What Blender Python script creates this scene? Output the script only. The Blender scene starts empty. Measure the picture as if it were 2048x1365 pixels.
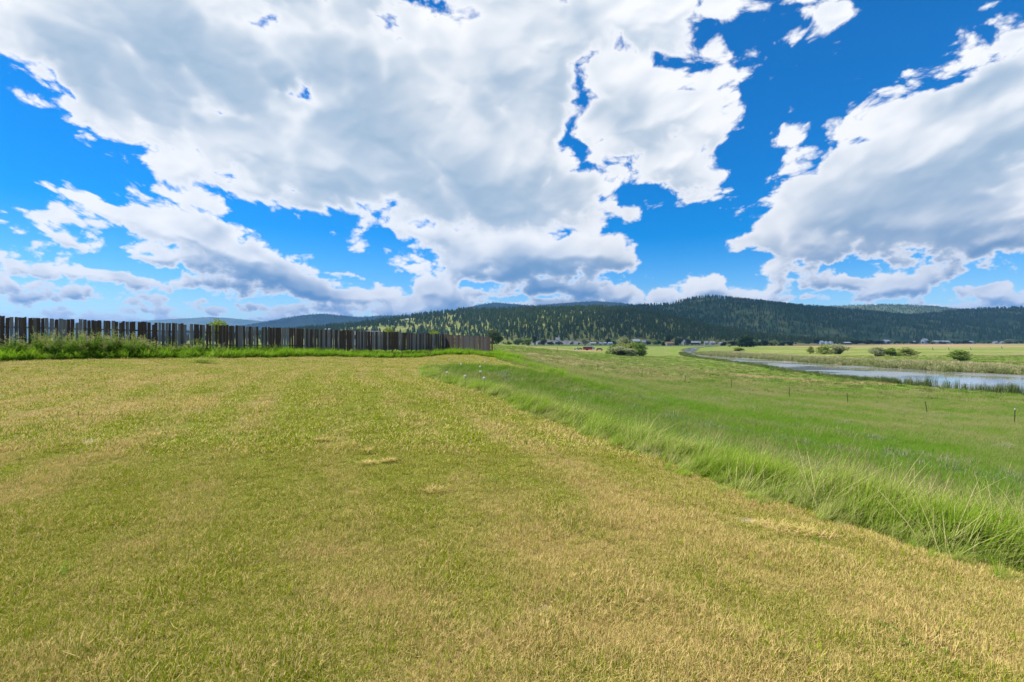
import bpy, math, random
import numpy as np
from mathutils import Vector

S = bpy.context.scene
COL = S.collection
R = math.radians
F = 967.0                      # focal length of the photograph in its own pixels (17 mm lens on a 36 mm frame)
CAMZ = 1.6

# ---------------------------------------------------------------- camera
cam_d = bpy.data.cameras.new('camera'); cam = bpy.data.objects.new('camera', cam_d)
COL.objects.link(cam); S.camera = cam
cam.location = (0, 0, CAMZ); cam.rotation_euler = (R(90), 0, 0)
cam_d.sensor_width = 36; cam_d.lens = 17.0
cam_d.clip_start = 0.05; cam_d.clip_end = 60000

# ---------------------------------------------------------------- sun, exposure
SUN_EL, SUN_AZ = R(57), R(277)           # compass azimuth, clockwise from +Y (the view direction)
sun_dir = Vector((math.sin(SUN_AZ) * math.cos(SUN_EL), math.cos(SUN_AZ) * math.cos(SUN_EL), math.sin(SUN_EL)))
sl = bpy.data.lights.new('sun', 'SUN'); sl.energy = 5.0; sl.angle = R(0.53); sl.color = (1.0, 0.955, 0.88)
sun = bpy.data.objects.new('sun', sl); COL.objects.link(sun)
sun.rotation_euler = sun_dir.to_track_quat('Z', 'Y').to_euler(); sun.location = (-30, 0, 60)
S.view_settings.view_transform = 'Standard'; S.view_settings.look = 'None'
S.view_settings.gamma = 1.0; S.view_settings.exposure = 0.7; S.view_settings.use_curve_mapping = False
S.render.engine = 'CYCLES'
S.cycles.use_denoising = True; S.cycles.denoising_prefilter = 'ACCURATE'
S.cycles.max_bounces = 5; S.cycles.diffuse_bounces = 2; S.cycles.glossy_bounces = 2
S.cycles.transmission_bounces = 3; S.cycles.transparent_max_bounces = 6; S.cycles.volume_bounces = 0
S.cycles.caustics_reflective = False; S.cycles.caustics_refractive = False

# ---------------------------------------------------------------- node expressions
class X:
    """A socket with arithmetic, so that node trees can be written as formulas."""
    def __init__(s, t, o): s.t = t; s.o = o
    def _m(s, op, *a, clamp=False):
        n = s.t.nodes.new('ShaderNodeMath'); n.operation = op; n.use_clamp = clamp
        for i, v in enumerate((s,) + a):
            if isinstance(v, X): s.t.links.new(v.o, n.inputs[i])
            else: n.inputs[i].default_value = v
        return X(s.t, n.outputs[0])
    def __add__(s, b): return s._m('ADD', b)
    __radd__ = __add__
    def __sub__(s, b): return s._m('SUBTRACT', b)
    def __rsub__(s, b): return (s * -1.0) + b
    def __mul__(s, b): return s._m('MULTIPLY', b)
    __rmul__ = __mul__
    def __truediv__(s, b): return s._m('DIVIDE', b)
    def mx(s, b): return s._m('MAXIMUM', b)
    def mn(s, b): return s._m('MINIMUM', b)
    def smin(s, b, k): return s._m('SMOOTH_MIN', b, k)
    def pw(s, b): return s._m('POWER', b)
    def log(s): return s._m('LOGARITHM', math.e)
    def absv(s): return s._m('ABSOLUTE')
    def clamp(s): return s._m('ADD', 0.0, clamp=True)
    def ss(s, a, b, c=0.0, d=1.0, kind='SMOOTHSTEP'):
        n = s.t.nodes.new('ShaderNodeMapRange'); n.interpolation_type = kind
        s.t.links.new(s.o, n.inputs[0])
        for i, v in enumerate((a, b, c, d)): n.inputs[i + 1].default_value = v
        return X(s.t, n.outputs[0])

def nd(t, kind, **kw):
    n = t.nodes.new('ShaderNode' + kind)
    for k, v in kw.items(): setattr(n, k, v)
    return n
def lk(t, a, b):
    t.links.new(a.o if isinstance(a, X) else a, b)
def xyz(t, a, b, c=0.0):
    n = nd(t, 'CombineXYZ')
    for i, v in enumerate((a, b, c)):
        if isinstance(v, X): lk(t, v, n.inputs[i])
        else: n.inputs[i].default_value = v
    return n.outputs[0]
def noise(t, vec, scale, detail=4, rough=0.5, lac=2.0, dist=0.0, kind='FBM', dim='3D', norm=True):
    n = nd(t, 'TexNoise', noise_dimensions=dim, noise_type=kind)
    if kind == 'FBM': n.normalize = norm
    lk(t, vec, n.inputs['Vector'])
    for k, v in (('Scale', scale), ('Detail', detail), ('Roughness', rough), ('Lacunarity', lac), ('Distortion', dist)):
        if k in n.inputs: n.inputs[k].default_value = v
    return X(t, n.outputs[0])
def mixc(t, f, a, b, blend='MIX'):
    n = nd(t, 'Mix', data_type='RGBA', blend_type=blend)
    for i, v in ((0, f), (6, a), (7, b)):
        if isinstance(v, (tuple, list)): n.inputs[i].default_value = tuple(v) + ((1.0,) if len(v) == 3 else ())
        elif isinstance(v, (int, float)): n.inputs[i].default_value = v
        else: lk(t, v, n.inputs[i])
    return n.outputs[2]
# ---------------------------------------------------------------- numpy noise
_rng = np.random.default_rng(7)
_PERM = _rng.permutation(512).astype(np.int32)
_GA = _rng.random(512) * 2 * np.pi
_GX, _GY = np.cos(_GA).astype(np.float32), np.sin(_GA).astype(np.float32)
def perlin(x, y):
    """2-D gradient noise, about -0.7 .. 0.7"""
    x = np.asarray(x, np.float32); y = np.asarray(y, np.float32)
    x0 = np.floor(x); y0 = np.floor(y); fx = x - x0; fy = y - y0
    xi = x0.astype(np.int32) & 511; yi = y0.astype(np.int32) & 511
    u = fx * fx * fx * (fx * (fx * 6 - 15) + 10); v = fy * fy * fy * (fy * (fy * 6 - 15) + 10)
    px0 = _PERM[xi]; px1 = _PERM[(xi + 1) & 511]; y1 = (yi + 1) & 511
    a = _PERM[(px0 + yi) & 511]; b = _PERM[(px1 + yi) & 511]; c = _PERM[(px0 + y1) & 511]; d = _PERM[(px1 + y1) & 511]
    na = _GX[a] * fx + _GY[a] * fy; nb = _GX[b] * (fx - 1) + _GY[b] * fy
    nc = _GX[c] * fx + _GY[c] * (fy - 1); ne = _GX[d] * (fx - 1) + _GY[d] * (fy - 1)
    return (na + u * (nb - na)) * (1 - v) + (nc + u * (ne - nc)) * v
def fbm(x, y, octaves=5, gain=0.5, billow=False, seed=0.0):
    out = 0.0; a = 1.0; f = 1.0; t = 0.0
    for i in range(octaves):
        n = perlin(x * f + seed + 17.3 * i, y * f + 1.7 * seed + 9.1 * i)
        out = out + a * (np.abs(n) * 2.2 - 0.5 if billow else n * 1.6); t += a
        a *= gain; f *= 2.03
    return out / t
_WX, _WY = _rng.random(512).astype(np.float32), _rng.random(512).astype(np.float32)
def heaps(x, y, octaves=4, gain=0.5, seed=0.0):
    """rounded knobs of several sizes: 0.5 minus the distance to the nearest scattered point"""
    out = 0.0; a = 1.0; t = 0.0; f = 1.0
    for i in range(octaves):
        X_ = (x * f + seed + 5.7 * i).astype(np.float32); Y_ = (y * f + 1.3 * seed + 3.1 * i).astype(np.float32)
        xi = np.floor(X_).astype(np.int32); yi = np.floor(Y_).astype(np.int32); fx = X_ - xi; fy = Y_ - yi; best = np.full(X_.shape, 9.0, np.float32)
        for dx in (-1, 0, 1):
            pxx = _PERM[(xi + dx) & 511]
            for dy in (-1, 0, 1):
                h = _PERM[(pxx + yi + dy) & 511]; ex = dx + _WX[h] - fx; ey = dy + _WY[h] - fy
                np.minimum(best, ex * ex + ey * ey, out=best)
        out = out + a * (0.45 - np.sqrt(best)); t += a; a *= gain; f *= 2.1
    return out / t
def sstep(x, a, b):
    t = np.clip((x - a) / (b - a), 0, 1); return t * t * (3 - 2 * t)
def blur(a, s):
    """gaussian blur, edges repeated"""
    r = max(1, int(s * 2.6)); k = np.exp(-0.5 * (np.arange(-r, r + 1) / s) ** 2).astype(np.float32); k /= k.sum()
    for ax in (0, 1):
        p = np.pad(a, [(r, r) if i == ax else (0, 0) for i in (0, 1)], mode='edge')
        n = p.shape[ax]; m = 1 << (n + 2 * r).bit_length()
        f = np.fft.irfft(np.fft.rfft(p, m, axis=ax) * (np.fft.rfft(k, m)[:, None] if ax == 0 else np.fft.rfft(k, m)[None, :]), m, axis=ax)
        a = (f[2 * r:n] if ax == 0 else f[:, 2 * r:n]).astype(np.float32)
    return a
# ---------------------------------------------------------------- sky: Nishita air with drifting cumulus
# cloud bodies as directions in the sky: photo pixel centre, half axes in pixels, tilt in degrees (down to the right is positive)
CLOUDS = [
 (300,70,470,120,18),(700,190,470,165,16),(1010,130,330,150,0),(1000,330,230,130,8),(1270,30,240,85,-9),(700,330,260,85,13),(1010,412,185,55,2),(120,60,260,80,28),
 (310,205,190,62,25),(470,290,170,62,22),(170,120,140,50,28),(700,-50,520,90,2),(300,-40,420,110,6),(1000,-40,330,60,0),(365,338,88,32,10),(205,245,95,20,24),(560,375,130,40,14),
 (1310,230,110,95,-10),(1240,190,70,60,0),(1350,330,95,52,15),(1420,265,60,42,20),(1235,415,42,24,20),(1290,160,90,40,-5),
 (1900,280,280,150,-27),(2000,220,200,120,-20),(1700,385,190,85,-22),(1850,430,300,80,-3),(1510,478,80,30,10),(1640,490,170,36,2),(1600,285,32,20,10),
 (250,430,140,36,14),(400,480,150,46,20),(520,530,160,44,16),(90,472,120,14,14),(50,520,62,16,8),(250,555,240,20,4),(560,580,220,18,6),(110,600,220,14,0),(60,548,46,15,0),(165,560,52,17,0),(265,540,50,17,5),(370,556,52,18,5),(450,545,60,20,8),(560,556,54,20,8),(640,590,48,15,0),(90,592,52,13,0),(210,597,50,13,0),(330,608,48,11,0),(470,604,50,12,0),(590,612,46,11,0),(740,606,50,12,0),(700,585,130,30,10),(450,615,330,12,0),(150,628,260,9,0),(500,636,420,7,0),(100,645,300,7,0),(800,628,200,8,0),
 (383,405,33,15,0),(445,416,16,6,0),(500,474,20,8,0),(708,494,22,8,8),(120,430,60,16,20),(40,404,14,6,0),
 (850,470,150,34,12),(1060,505,200,55,4),(1190,500,90,45,8),(960,545,150,26,3),(1120,580,150,26,0),(870,575,85,28,12),(800,607,160,16,4),(1150,600,120,14,0),
 (1400,575,95,30,8),(1340,590,70,20,0),(1510,597,55,14,4),(1600,548,66,22,0),(1740,575,120,32,-3),(1850,562,70,26,0),(1700,597,160,14,0),(1990,590,70,24,0),(1820,520,160,14,-4),(1960,545,90,16,0),(1660,570,60,22,0),(320,520,120,26,10),(640,560,90,26,8),(480,575,110,26,4),(330,600,120,16,0),(60,575,120,18,0),(930,600,110,12,0),(1990,480,110,46,-14),(1890,535,90,16,-6),(1490,537,18,14,20),(1560,580,16,8,0),(1950,600,120,10,0),(1750,612,260,7,0),(1300,606,160,7,0),
 (1640,20,46,40,25),(1572,88,22,9,-42),(1450,175,14,9,30),(1540,264,16,9,20),(1470,205,8,5,0),(1375,415,14,6,20),(1418,398,9,5,0)]
HOLES = [(1158,230,13,52,4),(1172,300,14,26,-20),(600,196,22,9,0),(880,18,42,14,0),(1360,130,50,11,18),(1395,90,18,42,20),(1205,345,16,12,0),
 (40,290,110,85,22),(170,350,110,36,14),(20,380,90,35,8),(590,462,120,24,17),(740,530,70,26,20),(480,415,40,18,10),(1560,190,60,120,35),(1500,330,60,90,25),(1400,440,90,40,0),(1330,500,50,60,0),(1390,535,70,18,0),
 (1720,80,60,60,-20),(1850,60,150,40,-18),(2010,25,160,52,-16),(1880,95,110,34,-26),(1760,140,60,30,-35),(1570,40,34,36,0),(1500,530,40,24,0),(1700,540,90,12,0),(230,535,90,7,6),(330,588,70,5,0),(90,560,60,5,4),(560,610,80,5,0),(700,565,40,7,10),(160,615,80,4,0),(400,632,120,3,0),(1080,600,50,4,0),(1650,585,40,5,0),(1780,605,70,4,0),(1960,560,60,10,-8),(100,505,60,7,10),(170,520,110,10,6),(760,480,60,20,10),(1880,600,40,9,0)]
# thick parts, where the flat grey bases show from below
BASES = [(330,110,330,90,18),(720,250,260,60,16),(1250,260,60,40,20),(960,200,60,70,0),(2000,300,150,60,-15),(720,120,190,120,10),(300,180,260,70,20),(460,235,180,36,18),(640,140,300,40,10),(820,330,260,42,4),(960,400,230,42,2),(650,385,150,26,10),(1130,40,90,110,-20),(1860,390,260,66,-8),(1930,170,120,40,-20),(1700,460,170,28,-4),
 (830,488,110,14,6),(1050,548,130,13,3),(1010,520,60,14,0),(1180,560,70,10,0),(540,556,120,14,5),(640,585,80,8,4),(350,575,160,12,4),(420,455,60,18,24),(1960,515,110,12,-6),(1620,565,60,7,0),(1100,590,90,8,0),(200,590,200,10,2)]
def union(X_, Y_, shapes, k):
    """smooth union of tilted ellipses as a rough signed distance in photo pixels, negative inside"""
    acc = np.zeros_like(X_)
    for (cx, cy, rx, ry, rot) in shapes:
        c, s = math.cos(R(rot)), math.sin(R(rot))
        dx, dy = X_ - cx, Y_ - cy
        a, b = (dx * c + dy * s) / rx, (dy * c - dx * s) / ry
        d = (np.sqrt(a * a + b * b) - 1.0) * min(rx, ry, 90)
        acc += np.exp(-np.clip(d / k, -60, 60))
    return -k * np.log(acc + 1e-30)
U0, U1, V0, V1, STEP = -1.36, 1.36, -0.03, 0.96, 1.2 / F          # the window of sky ahead, as slopes of the line of sight
def cloud_window():
    us = np.arange(U0, U1, STEP, dtype=np.float32); vs = np.arange(V0, V1, STEP, dtype=np.float32)
    u, v = np.meshgrid(us, vs)
    v0 = np.maximum(v, 0)
    h = v0 + 0.14                                      # size of the puffs: smaller towards the horizon
    g = v0 + 0.30
    qx, qy = u / g * 2.0, 2.6 * np.log(g)              # a cloud layer in perspective
    wx = fbm(qx * 2.1, qy * 2.1, 3, seed=3.1); wy = fbm(qx * 2.1, qy * 2.1, 3, seed=8.7)
    ax, ay = qx + 0.10 * wx, qy + 0.10 * wy
    big = fbm(ax * 0.9, ay * 0.9, 3, seed=1.0)
    soft = fbm(ax * 3.0, ay * 3.0, 9, 0.55, seed=5.0)
    puff = heaps(ax * 5.0 + 0.12 * soft, ay * 5.0 + 0.12 * wx, 5, 0.55, seed=2.0) * 1.5
    cells = fbm(ax * 9.0 + 0.15 * soft, ay * 9.0, 6, 0.60, billow=True, seed=14.0)
    lowb = 1 - sstep(v, 0.14, 0.34)                    # near the horizon the heaps stand upright: puffs without the lean
    n2 = fbm(u * 8 + 0.5 * wx, v * 14, 8, 0.58, seed=12.0) * 0.9 + heaps(u * 17 + 0.2 * wx, v * 25 + 0.2 * wy, 4, 0.55, seed=13.0) * 1.6
    c2 = fbm(u * 34, v * 50, 5, 0.58, billow=True, seed=15.0)
    n = (soft * 0.50 + puff * 1.0) * (1 - 0.75 * lowb) + n2 * 0.85 * lowb
    cells = cells * (1 - lowb) + c2 * lowb
    X_, Y_ = 1024 + F * u, 682.5 - F * v
    # nudge the hand-placed outlines so that no ellipse shows
    X2 = X_ + F * h * 0.10 * wx; Y2 = Y_ + F * h * 0.06 * wy
    sd = union(X2, Y2, CLOUDS, 7.0 + 9.0 * sstep(v, 0.2, 0.45))
    ho = union(X2, Y2, HOLES, 5.0)
    sd = np.maximum(sd, -ho * 1.3) / F
    w = np.maximum(sstep(np.abs(u), 1.10, 1.32), sstep(v, 0.74, 0.92))
    far = (0.02 - big) * 0.30
    sd = sd * (1 - w) + far * w
    body = np.minimum(-sd / (h * 0.105), 2.4) + 0.14 - 0.15 * lowb
    d = body + n
    alpha = sstep(d, 0.0, 0.34)
    lo = sstep(v, 0.04, 0.30)
    # light: how much cloud lies on the sun's side, near and farther off
    dd = np.clip(d, -0.25, 1.5)
    occ = 0; k_ = 1.45 / F / STEP
    for s, wgt in ((1.5, 0.7), (3.5, 1.0), (8.0, 1.1), (18.0, 0.9)):
        s *= k_; b = blur(dd, s)
        iy, ix = int(1.5 * s + 0.5), int(0.7 * s + 0.5)
        up = np.pad(b, ((0, iy), (ix, 0)), mode='edge')[iy:, :b.shape[1]]
        occ = occ + wgt * (up - b)
    shade_r = sstep(occ + 0.45 * (1 - lo), -0.25, 0.95)
    # the heaped surface itself: bright on the sun's side of every knob
    knob = 0
    for s, wgt in ((2.2, 0.35), (6.0, 0.8), (14.0, 1.1), (26.0, 0.9)):
        s *= k_; gy, gx = np.gradient(blur(n * 0.9 + cells * 0.5, s)); knob = knob - wgt * (gy * 0.8 - gx * 0.6) * s
    knob = np.clip(knob * 1.5, -0.6, 0.6)
    tex = fbm(ax * 1.6, ay * 1.6, 5, 0.45, seed=6.0)
    gb = -union(X2, Y2, BASES, 12.0) / F / (h * 0.11)
    gray = sstep(gb + 1.3 * tex + 0.3 * n, -0.9, 1.3)
    inner = sstep(blur(d, 3.0 * k_), 0.15, 1.3)
    relief = np.clip(blur(n, 1.2 * k_), -0.6, 0.7)
    shade = gray * 0.95 * inner + shade_r * (1.35 - 0.75 * lo) * sstep(d, 0.10, 0.8) + (0.12 - 0.30 * relief) * inner + 0.42 * knob * sstep(d, 0.05, 0.6)
    shade = np.maximum(shade, 0); shade = 1.12 * shade / (1 + shade ** 2.2) ** (1 / 2.2)
    return alpha, np.clip(shade, 0, 1)
#WORLD
def hemisphere():
    """the same kind of broken cumulus over the rest of the sky, coarse"""
    az = np.linspace(-np.pi, np.pi, 1024, dtype=np.float32); el = np.linspace(0, np.pi / 2, 256, dtype=np.float32)
    a, e = np.meshgrid(az, el)
    r = np.cos(e) / (np.sin(e) + 0.22)
    x, y = r * np.sin(a), r * np.cos(a)
    d = fbm(x * 0.9, y * 0.9, 3, seed=4.0) * 1.6 + fbm(x * 3, y * 3, 5, 0.55, seed=5.0) * 0.7 + 0.02
    return sstep(d, 0.0, 0.3), np.clip(sstep(d, 0.25, 1.0) * 0.6, 0, 1)
def sky_image(name, alpha, shade):
    h, w = alpha.shape
    im = bpy.data.images.new(name, w, h, alpha=False, float_buffer=True)
    im.colorspace_settings.name = 'Non-Color'
    buf = np.zeros((h, w, 4), np.float32); buf[..., 0] = alpha; buf[..., 1] = shade; buf[..., 3] = 1
    im.pixels.foreach_set(buf.ravel()); im.update(); im.pack()
    return im
W = bpy.data.worlds.new('World'); S.world = W; W.use_nodes = True
wt = W.node_tree; wt.nodes.clear()
tc = nd(wt, 'TexCoord')
sp = nd(wt, 'SeparateXYZ'); lk(wt, tc.outputs['Generated'], sp.inputs[0])
dx, dy, dz = (X(wt, sp.outputs[i]) for i in range(3))
dyp = dy.mx(0.02)
U, V = dx / dyp, dz / dyp
def cover(im, u, v):
    n = nd(wt, 'TexImage', extension='EXTEND', interpolation='Linear'); n.image = im
    lk(wt, xyz(wt, u, v), n.inputs[0])
    s = nd(wt, 'SeparateColor'); lk(wt, n.outputs[0], s.inputs[0])
    return X(wt, s.outputs[0]), X(wt, s.outputs[1])
ca, cs_ = cloud_window()
NW, NH = ca.shape[1], ca.shape[0]
fa, fs = cover(sky_image('cumulus_ahead', ca, cs_), (U - U0) / (NW * STEP), (V - V0) / (NH * STEP))
ha, hs = cover(sky_image('cumulus_around', *hemisphere()), dx._m('ARCTAN2', dy) / (2 * math.pi) + 0.5, dz._m('ARCSINE') / (math.pi / 2))
w_out = (U.absv().ss(1.20, 1.34)).mx(V.ss(0.82, 0.94)).mx(dy.ss(0.05, 0.10, 1.0, 0.0))
alpha = fa * (1.0 - w_out) + ha * w_out
shade = fs * (1.0 - w_out) + hs * w_out
sky = nd(wt, 'TexSky', sky_type='NISHITA', sun_disc=False, sun_elevation=SUN_EL, sun_rotation=SUN_AZ, altitude=900.0, air_density=1.0, dust_density=0.3, ozone_density=4.0)
hsv = nd(wt, 'HueSaturation'); lk(wt, sky.outputs[0], hsv.inputs['Color'])
hsv.inputs['Hue'].default_value = 0.504; hsv.inputs['Saturation'].default_value = 1.55; hsv.inputs['Value'].default_value = 0.86
KS = 0.12; KC = KS * 2 ** S.view_settings.exposure      # cloud radiance is given as it should appear at this exposure
lit, dark_hi, dark_lo = [tuple(c / KC for c in k) for k in ((1.03, 1.04, 1.06), (0.33, 0.48, 0.65), (0.07, 0.23, 0.50))]
low = dz.ss(0.04, 0.28)
dk = mixc(wt, low, dark_lo, dark_hi)
cc = mixc(wt, shade, lit, dk)
cc = mixc(wt, dz.ss(0.0, 0.10, 0.18, 0.0), cc, tuple(c / KC for c in (0.60, 0.77, 0.94)))     # distant clouds pale
colour = mixc(wt, alpha, hsv.outputs[0], cc)
bg = nd(wt, 'Background'); lk(wt, colour, bg.inputs[0]); bg.inputs[1].default_value = KS
wo = nd(wt, 'OutputWorld'); lk(wt, bg.outputs[0], wo.inputs[0])
W.cycles.sampling_method = 'MANUAL'; W.cycles.sample_map_resolution = 512
# ---------------------------------------------------------------- helpers for objects
def tag(o, label=None, cat=None, group=None, kind=None):
    for k, v in (('label', label), ('category', cat), ('group', group), ('kind', kind)):
        if v: o[k] = v
    return o
def mesh(name, verts, faces, mat=None, smooth=False):
    me = bpy.data.meshes.new(name)
    if isinstance(verts, np.ndarray) and isinstance(faces, np.ndarray):
        me.vertices.add(len(verts)); me.vertices.foreach_set('co', np.ascontiguousarray(verts, np.float32).ravel())
        k = faces.shape[1]; me.loops.add(faces.size); me.loops.foreach_set('vertex_index', np.ascontiguousarray(faces, np.int32).ravel())
        me.polygons.add(len(faces)); me.polygons.foreach_set('loop_start', np.arange(0, faces.size, k, dtype=np.int32))
        me.update(calc_edges=True)
    else:
        me.from_pydata([tuple(v) for v in verts], [], [tuple(f) for f in faces]); me.update()
    if smooth: me.polygons.foreach_set('use_smooth', [True] * len(me.polygons))
    if mat: me.materials.append(mat)
    return me
def obj(name, me, parent=None, loc=(0, 0, 0), rot=(0, 0, 0), scl=(1, 1, 1), link=True):
    o = bpy.data.objects.new(name, me)
    if link: COL.objects.link(o)
    o.parent = parent; o.location = loc; o.rotation_euler = rot; o.scale = scl
    return o
def empty(name, loc, rz=0.0, scl=1.0):
    o = bpy.data.objects.new(name, None); COL.objects.link(o); o.empty_display_size = 0.2
    o.location = loc; o.rotation_euler = (0, 0, rz); o.scale = (scl, scl, scl)
    return o
def attr(me, name, data, kind='FLOAT', dom='POINT'):
    a = me.attributes.new(name, kind, dom)
    a.data.foreach_set({'FLOAT': 'value', 'INT': 'value', 'FLOAT_VECTOR': 'vector'}[kind], np.ascontiguousarray(data, np.int32 if kind == 'INT' else np.float32).ravel())
def mat_new(name):
    m = bpy.data.materials.new(name); m.use_nodes = True; t = m.node_tree; t.nodes.clear()
    return m, t, nd(t, 'OutputMaterial')
def atr(t, name, inst=False):
    n = nd(t, 'Attribute', attribute_name=name); n.attribute_type = 'INSTANCER' if inst else 'GEOMETRY'
    return X(t, n.outputs['Fac'])
def principled(t, col, rough=0.8, spec=0.25, metal=0.0, normal=None):
    b = nd(t, 'BsdfPrincipled')
    if isinstance(col, (tuple, list)): b.inputs['Base Color'].default_value = tuple(col) + (1.0,)
    else: lk(t, col, b.inputs['Base Color'])
    if isinstance(rough, X): lk(t, rough, b.inputs['Roughness'])
    else: b.inputs['Roughness'].default_value = rough
    b.inputs['Specular IOR Level'].default_value = spec; b.inputs['Metallic'].default_value = metal
    if normal is not None: lk(t, normal, b.inputs['Normal'])
    return b.outputs[0]
def bump(t, h, dist, strength=1.0):
    n = nd(t, 'Bump'); n.inputs['Strength'].default_value = strength; n.inputs['Distance'].default_value = dist; lk(t, h, n.inputs['Height'])
    return n.outputs[0]
def plain(name, col, rough=0.7, spec=0.3, metal=0.0, var=0.15, scale=3.0):
    """paint or plain stuff with a little uneven wear"""
    m, t, o = mat_new(name); tc = nd(t, 'TexCoord')
    n = noise(t, tc.outputs['Object'], scale, 5, 0.6)
    c = mixc(t, n.ss(0.3, 0.75), tuple(k * (1 - var) for k in col), tuple(min(1, k * (1 + var)) for k in col))
    lk(t, principled(t, c, rough, spec, metal), o.inputs[0])
    return m
def leafy(name, ca, cb, cc_, transl=0.35, hv=0.9, e0=0.25, e1=0.85):
    """leaf and blade stuff: colour from instance attribute 'dry', a random share and the height along the blade"""
    m, t, o = mat_new(name)
    rnd = X(t, nd(t, 'ObjectInfo').outputs['Random'])
    dry = atr(t, 'dry', True); tip = atr(t, 'tip'); hue = atr(t, 'hue')
    c = mixc(t, (hue * 0.75 + rnd * 0.25).clamp(), ca, cb)
    c = mixc(t, (dry + (hue - 0.5) * hv + tip * 0.12).ss(e0, e1), c, cc_)
    d = nd(t, 'BsdfDiffuse'); lk(t, c, d.inputs[0])
    tr = nd(t, 'BsdfTranslucent'); lk(t, c, tr.inputs[0])
    mx_ = nd(t, 'MixShader'); mx_.inputs[0].default_value = transl; lk(t, d.outputs[0], mx_.inputs[1]); lk(t, tr.outputs[0], mx_.inputs[2])
    lk(t, mx_.outputs[0], o.inputs[0])
    return m

def scatter(name, label, cat, pts, rot, scl, var, dry, variants, kind='stuff'):
    """one object of uncountable stuff: VARIANTS (meshes) set at the points"""
    me = bpy.data.meshes.new(name); n = len(pts)
    me.vertices.add(n); me.vertices.foreach_set('co', np.ascontiguousarray(pts, np.float32).ravel())
    attr(me, 'rot', rot, 'FLOAT_VECTOR'); attr(me, 'scl', scl, 'FLOAT_VECTOR'); attr(me, 'var', var, 'INT'); attr(me, 'dry', dry)
    o = obj(name, me); tag(o, label, cat, None, kind)
    g = bpy.data.node_groups.new(name + '_scatter', 'GeometryNodeTree')
    g.interface.new_socket('Geometry', in_out='INPUT', socket_type='NodeSocketGeometry')
    g.interface.new_socket('Geometry', in_out='OUTPUT', socket_type='NodeSocketGeometry')
    gi = g.nodes.new('NodeGroupInput'); go = g.nodes.new('NodeGroupOutput'); jn = g.nodes.new('GeometryNodeJoinGeometry')
    def na(nm, dt):
        k = g.nodes.new('GeometryNodeInputNamedAttribute'); k.data_type = dt; k.inputs[0].default_value = nm
        return k.outputs['Attribute']
    r_, s_, v_ = na('rot', 'FLOAT_VECTOR'), na('scl', 'FLOAT_VECTOR'), na('var', 'INT')
    e2r = g.nodes.new('FunctionNodeEulerToRotation'); g.links.new(r_, e2r.inputs[0])
    for k, vm in enumerate(variants):
        src = bpy.data.objects.new(name + '_piece', vm)
        oi = g.nodes.new('GeometryNodeObjectInfo'); oi.inputs[0].default_value = src
        cmp_ = g.nodes.new('FunctionNodeCompare'); cmp_.data_type = 'INT'; cmp_.operation = 'EQUAL'
        ii = [s for s in cmp_.inputs if s.type == 'INT']; g.links.new(v_, ii[0]); ii[1].default_value = k
        ip = g.nodes.new('GeometryNodeInstanceOnPoints')
        g.links.new(gi.outputs[0], ip.inputs['Points']); g.links.new(cmp_.outputs[0], ip.inputs['Selection'])
        g.links.new(oi.outputs['Geometry'], ip.inputs['Instance'])
        g.links.new(e2r.outputs[0], ip.inputs['Rotation']); g.links.new(s_, ip.inputs['Scale'])
        g.links.new(ip.outputs[0], jn.inputs[0])
    g.links.new(jn.outputs[0], go.inputs[0])
    o.modifiers.new('scatter', 'NODES').node_group = g
    return o

# ---------------------------------------------------------------- the lie of the land
def at(px_, py_, d):
    """the point at depth d (metres ahead) seen at that photo pixel"""
    return ((px_ - 1024) / F * d, d, CAMZ - (py_ - 682.5) / F * d)
POSTS = [(2029, 850, 40), (1855, 831, 45), (1696, 810, 50), (1579, 798, 55), (1463, 780, 60), (1370, 768, 65), (1284, 757, 70), (1196, 745, 75), (1116, 731, 80), (1047, 724, 85)]
LAND = [(0,0,0),(0,4,0),(0,9,0),(-10,0,0),(-15,8,.12),(-24,20,.42),(-32,16,.5),(-27,26,.85),(-18,38,.62),(-16,32,.27),(-8,49,.02),(-7.5,54.5,.35),(-2,50,.12),(-5,33,0),
 (3.65,3.45,-.06),(2.5,5.1,-.02),(1.6,7.6,0),(-.35,14.3,0),(-4,24,0),(5,-5,-.3),(0,-12,0),(-20,-12,.2),(1.25,33.7,-.35),(-1.1,44,-.15),(0,28,-.15),
 (-22,62,.5),(-60,60,.9),(-60,120,.7),(-30,150,.3),(-80,20,.9),(12,18,-2.1),(6,30,-1.4),(10,42,-2.6),(22,28,-3.4),(9,7,-1.35),(5.4,4.6,-.5),(4.3,6.6,-.5),(3.6,9.6,-.55),(2.3,15,-.65),(0,22.5,-.45),(16,6,-2.1),(28,10,-3.8)]
LAND += [at(*p) for p in POSTS] + [at(*p) for p in [
 (1020,716,60),(1024,708,120),(1024,695,200),(1020,690,400),(1100,712,120),(1100,703,200),(1100,697,300),(1180,720,130),(1180,708,230),(1180,702,380),(1290,735,110),(1290,720,180),(1290,714,245),
 (1400,750,90),(1400,735,130),(1400,724,185),(1500,762,85),(1500,746,120),(1700,785,72),(1700,771,88),(1900,800,64),(1900,786,76),(2048,815,56),(2048,797,70)]]
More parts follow.
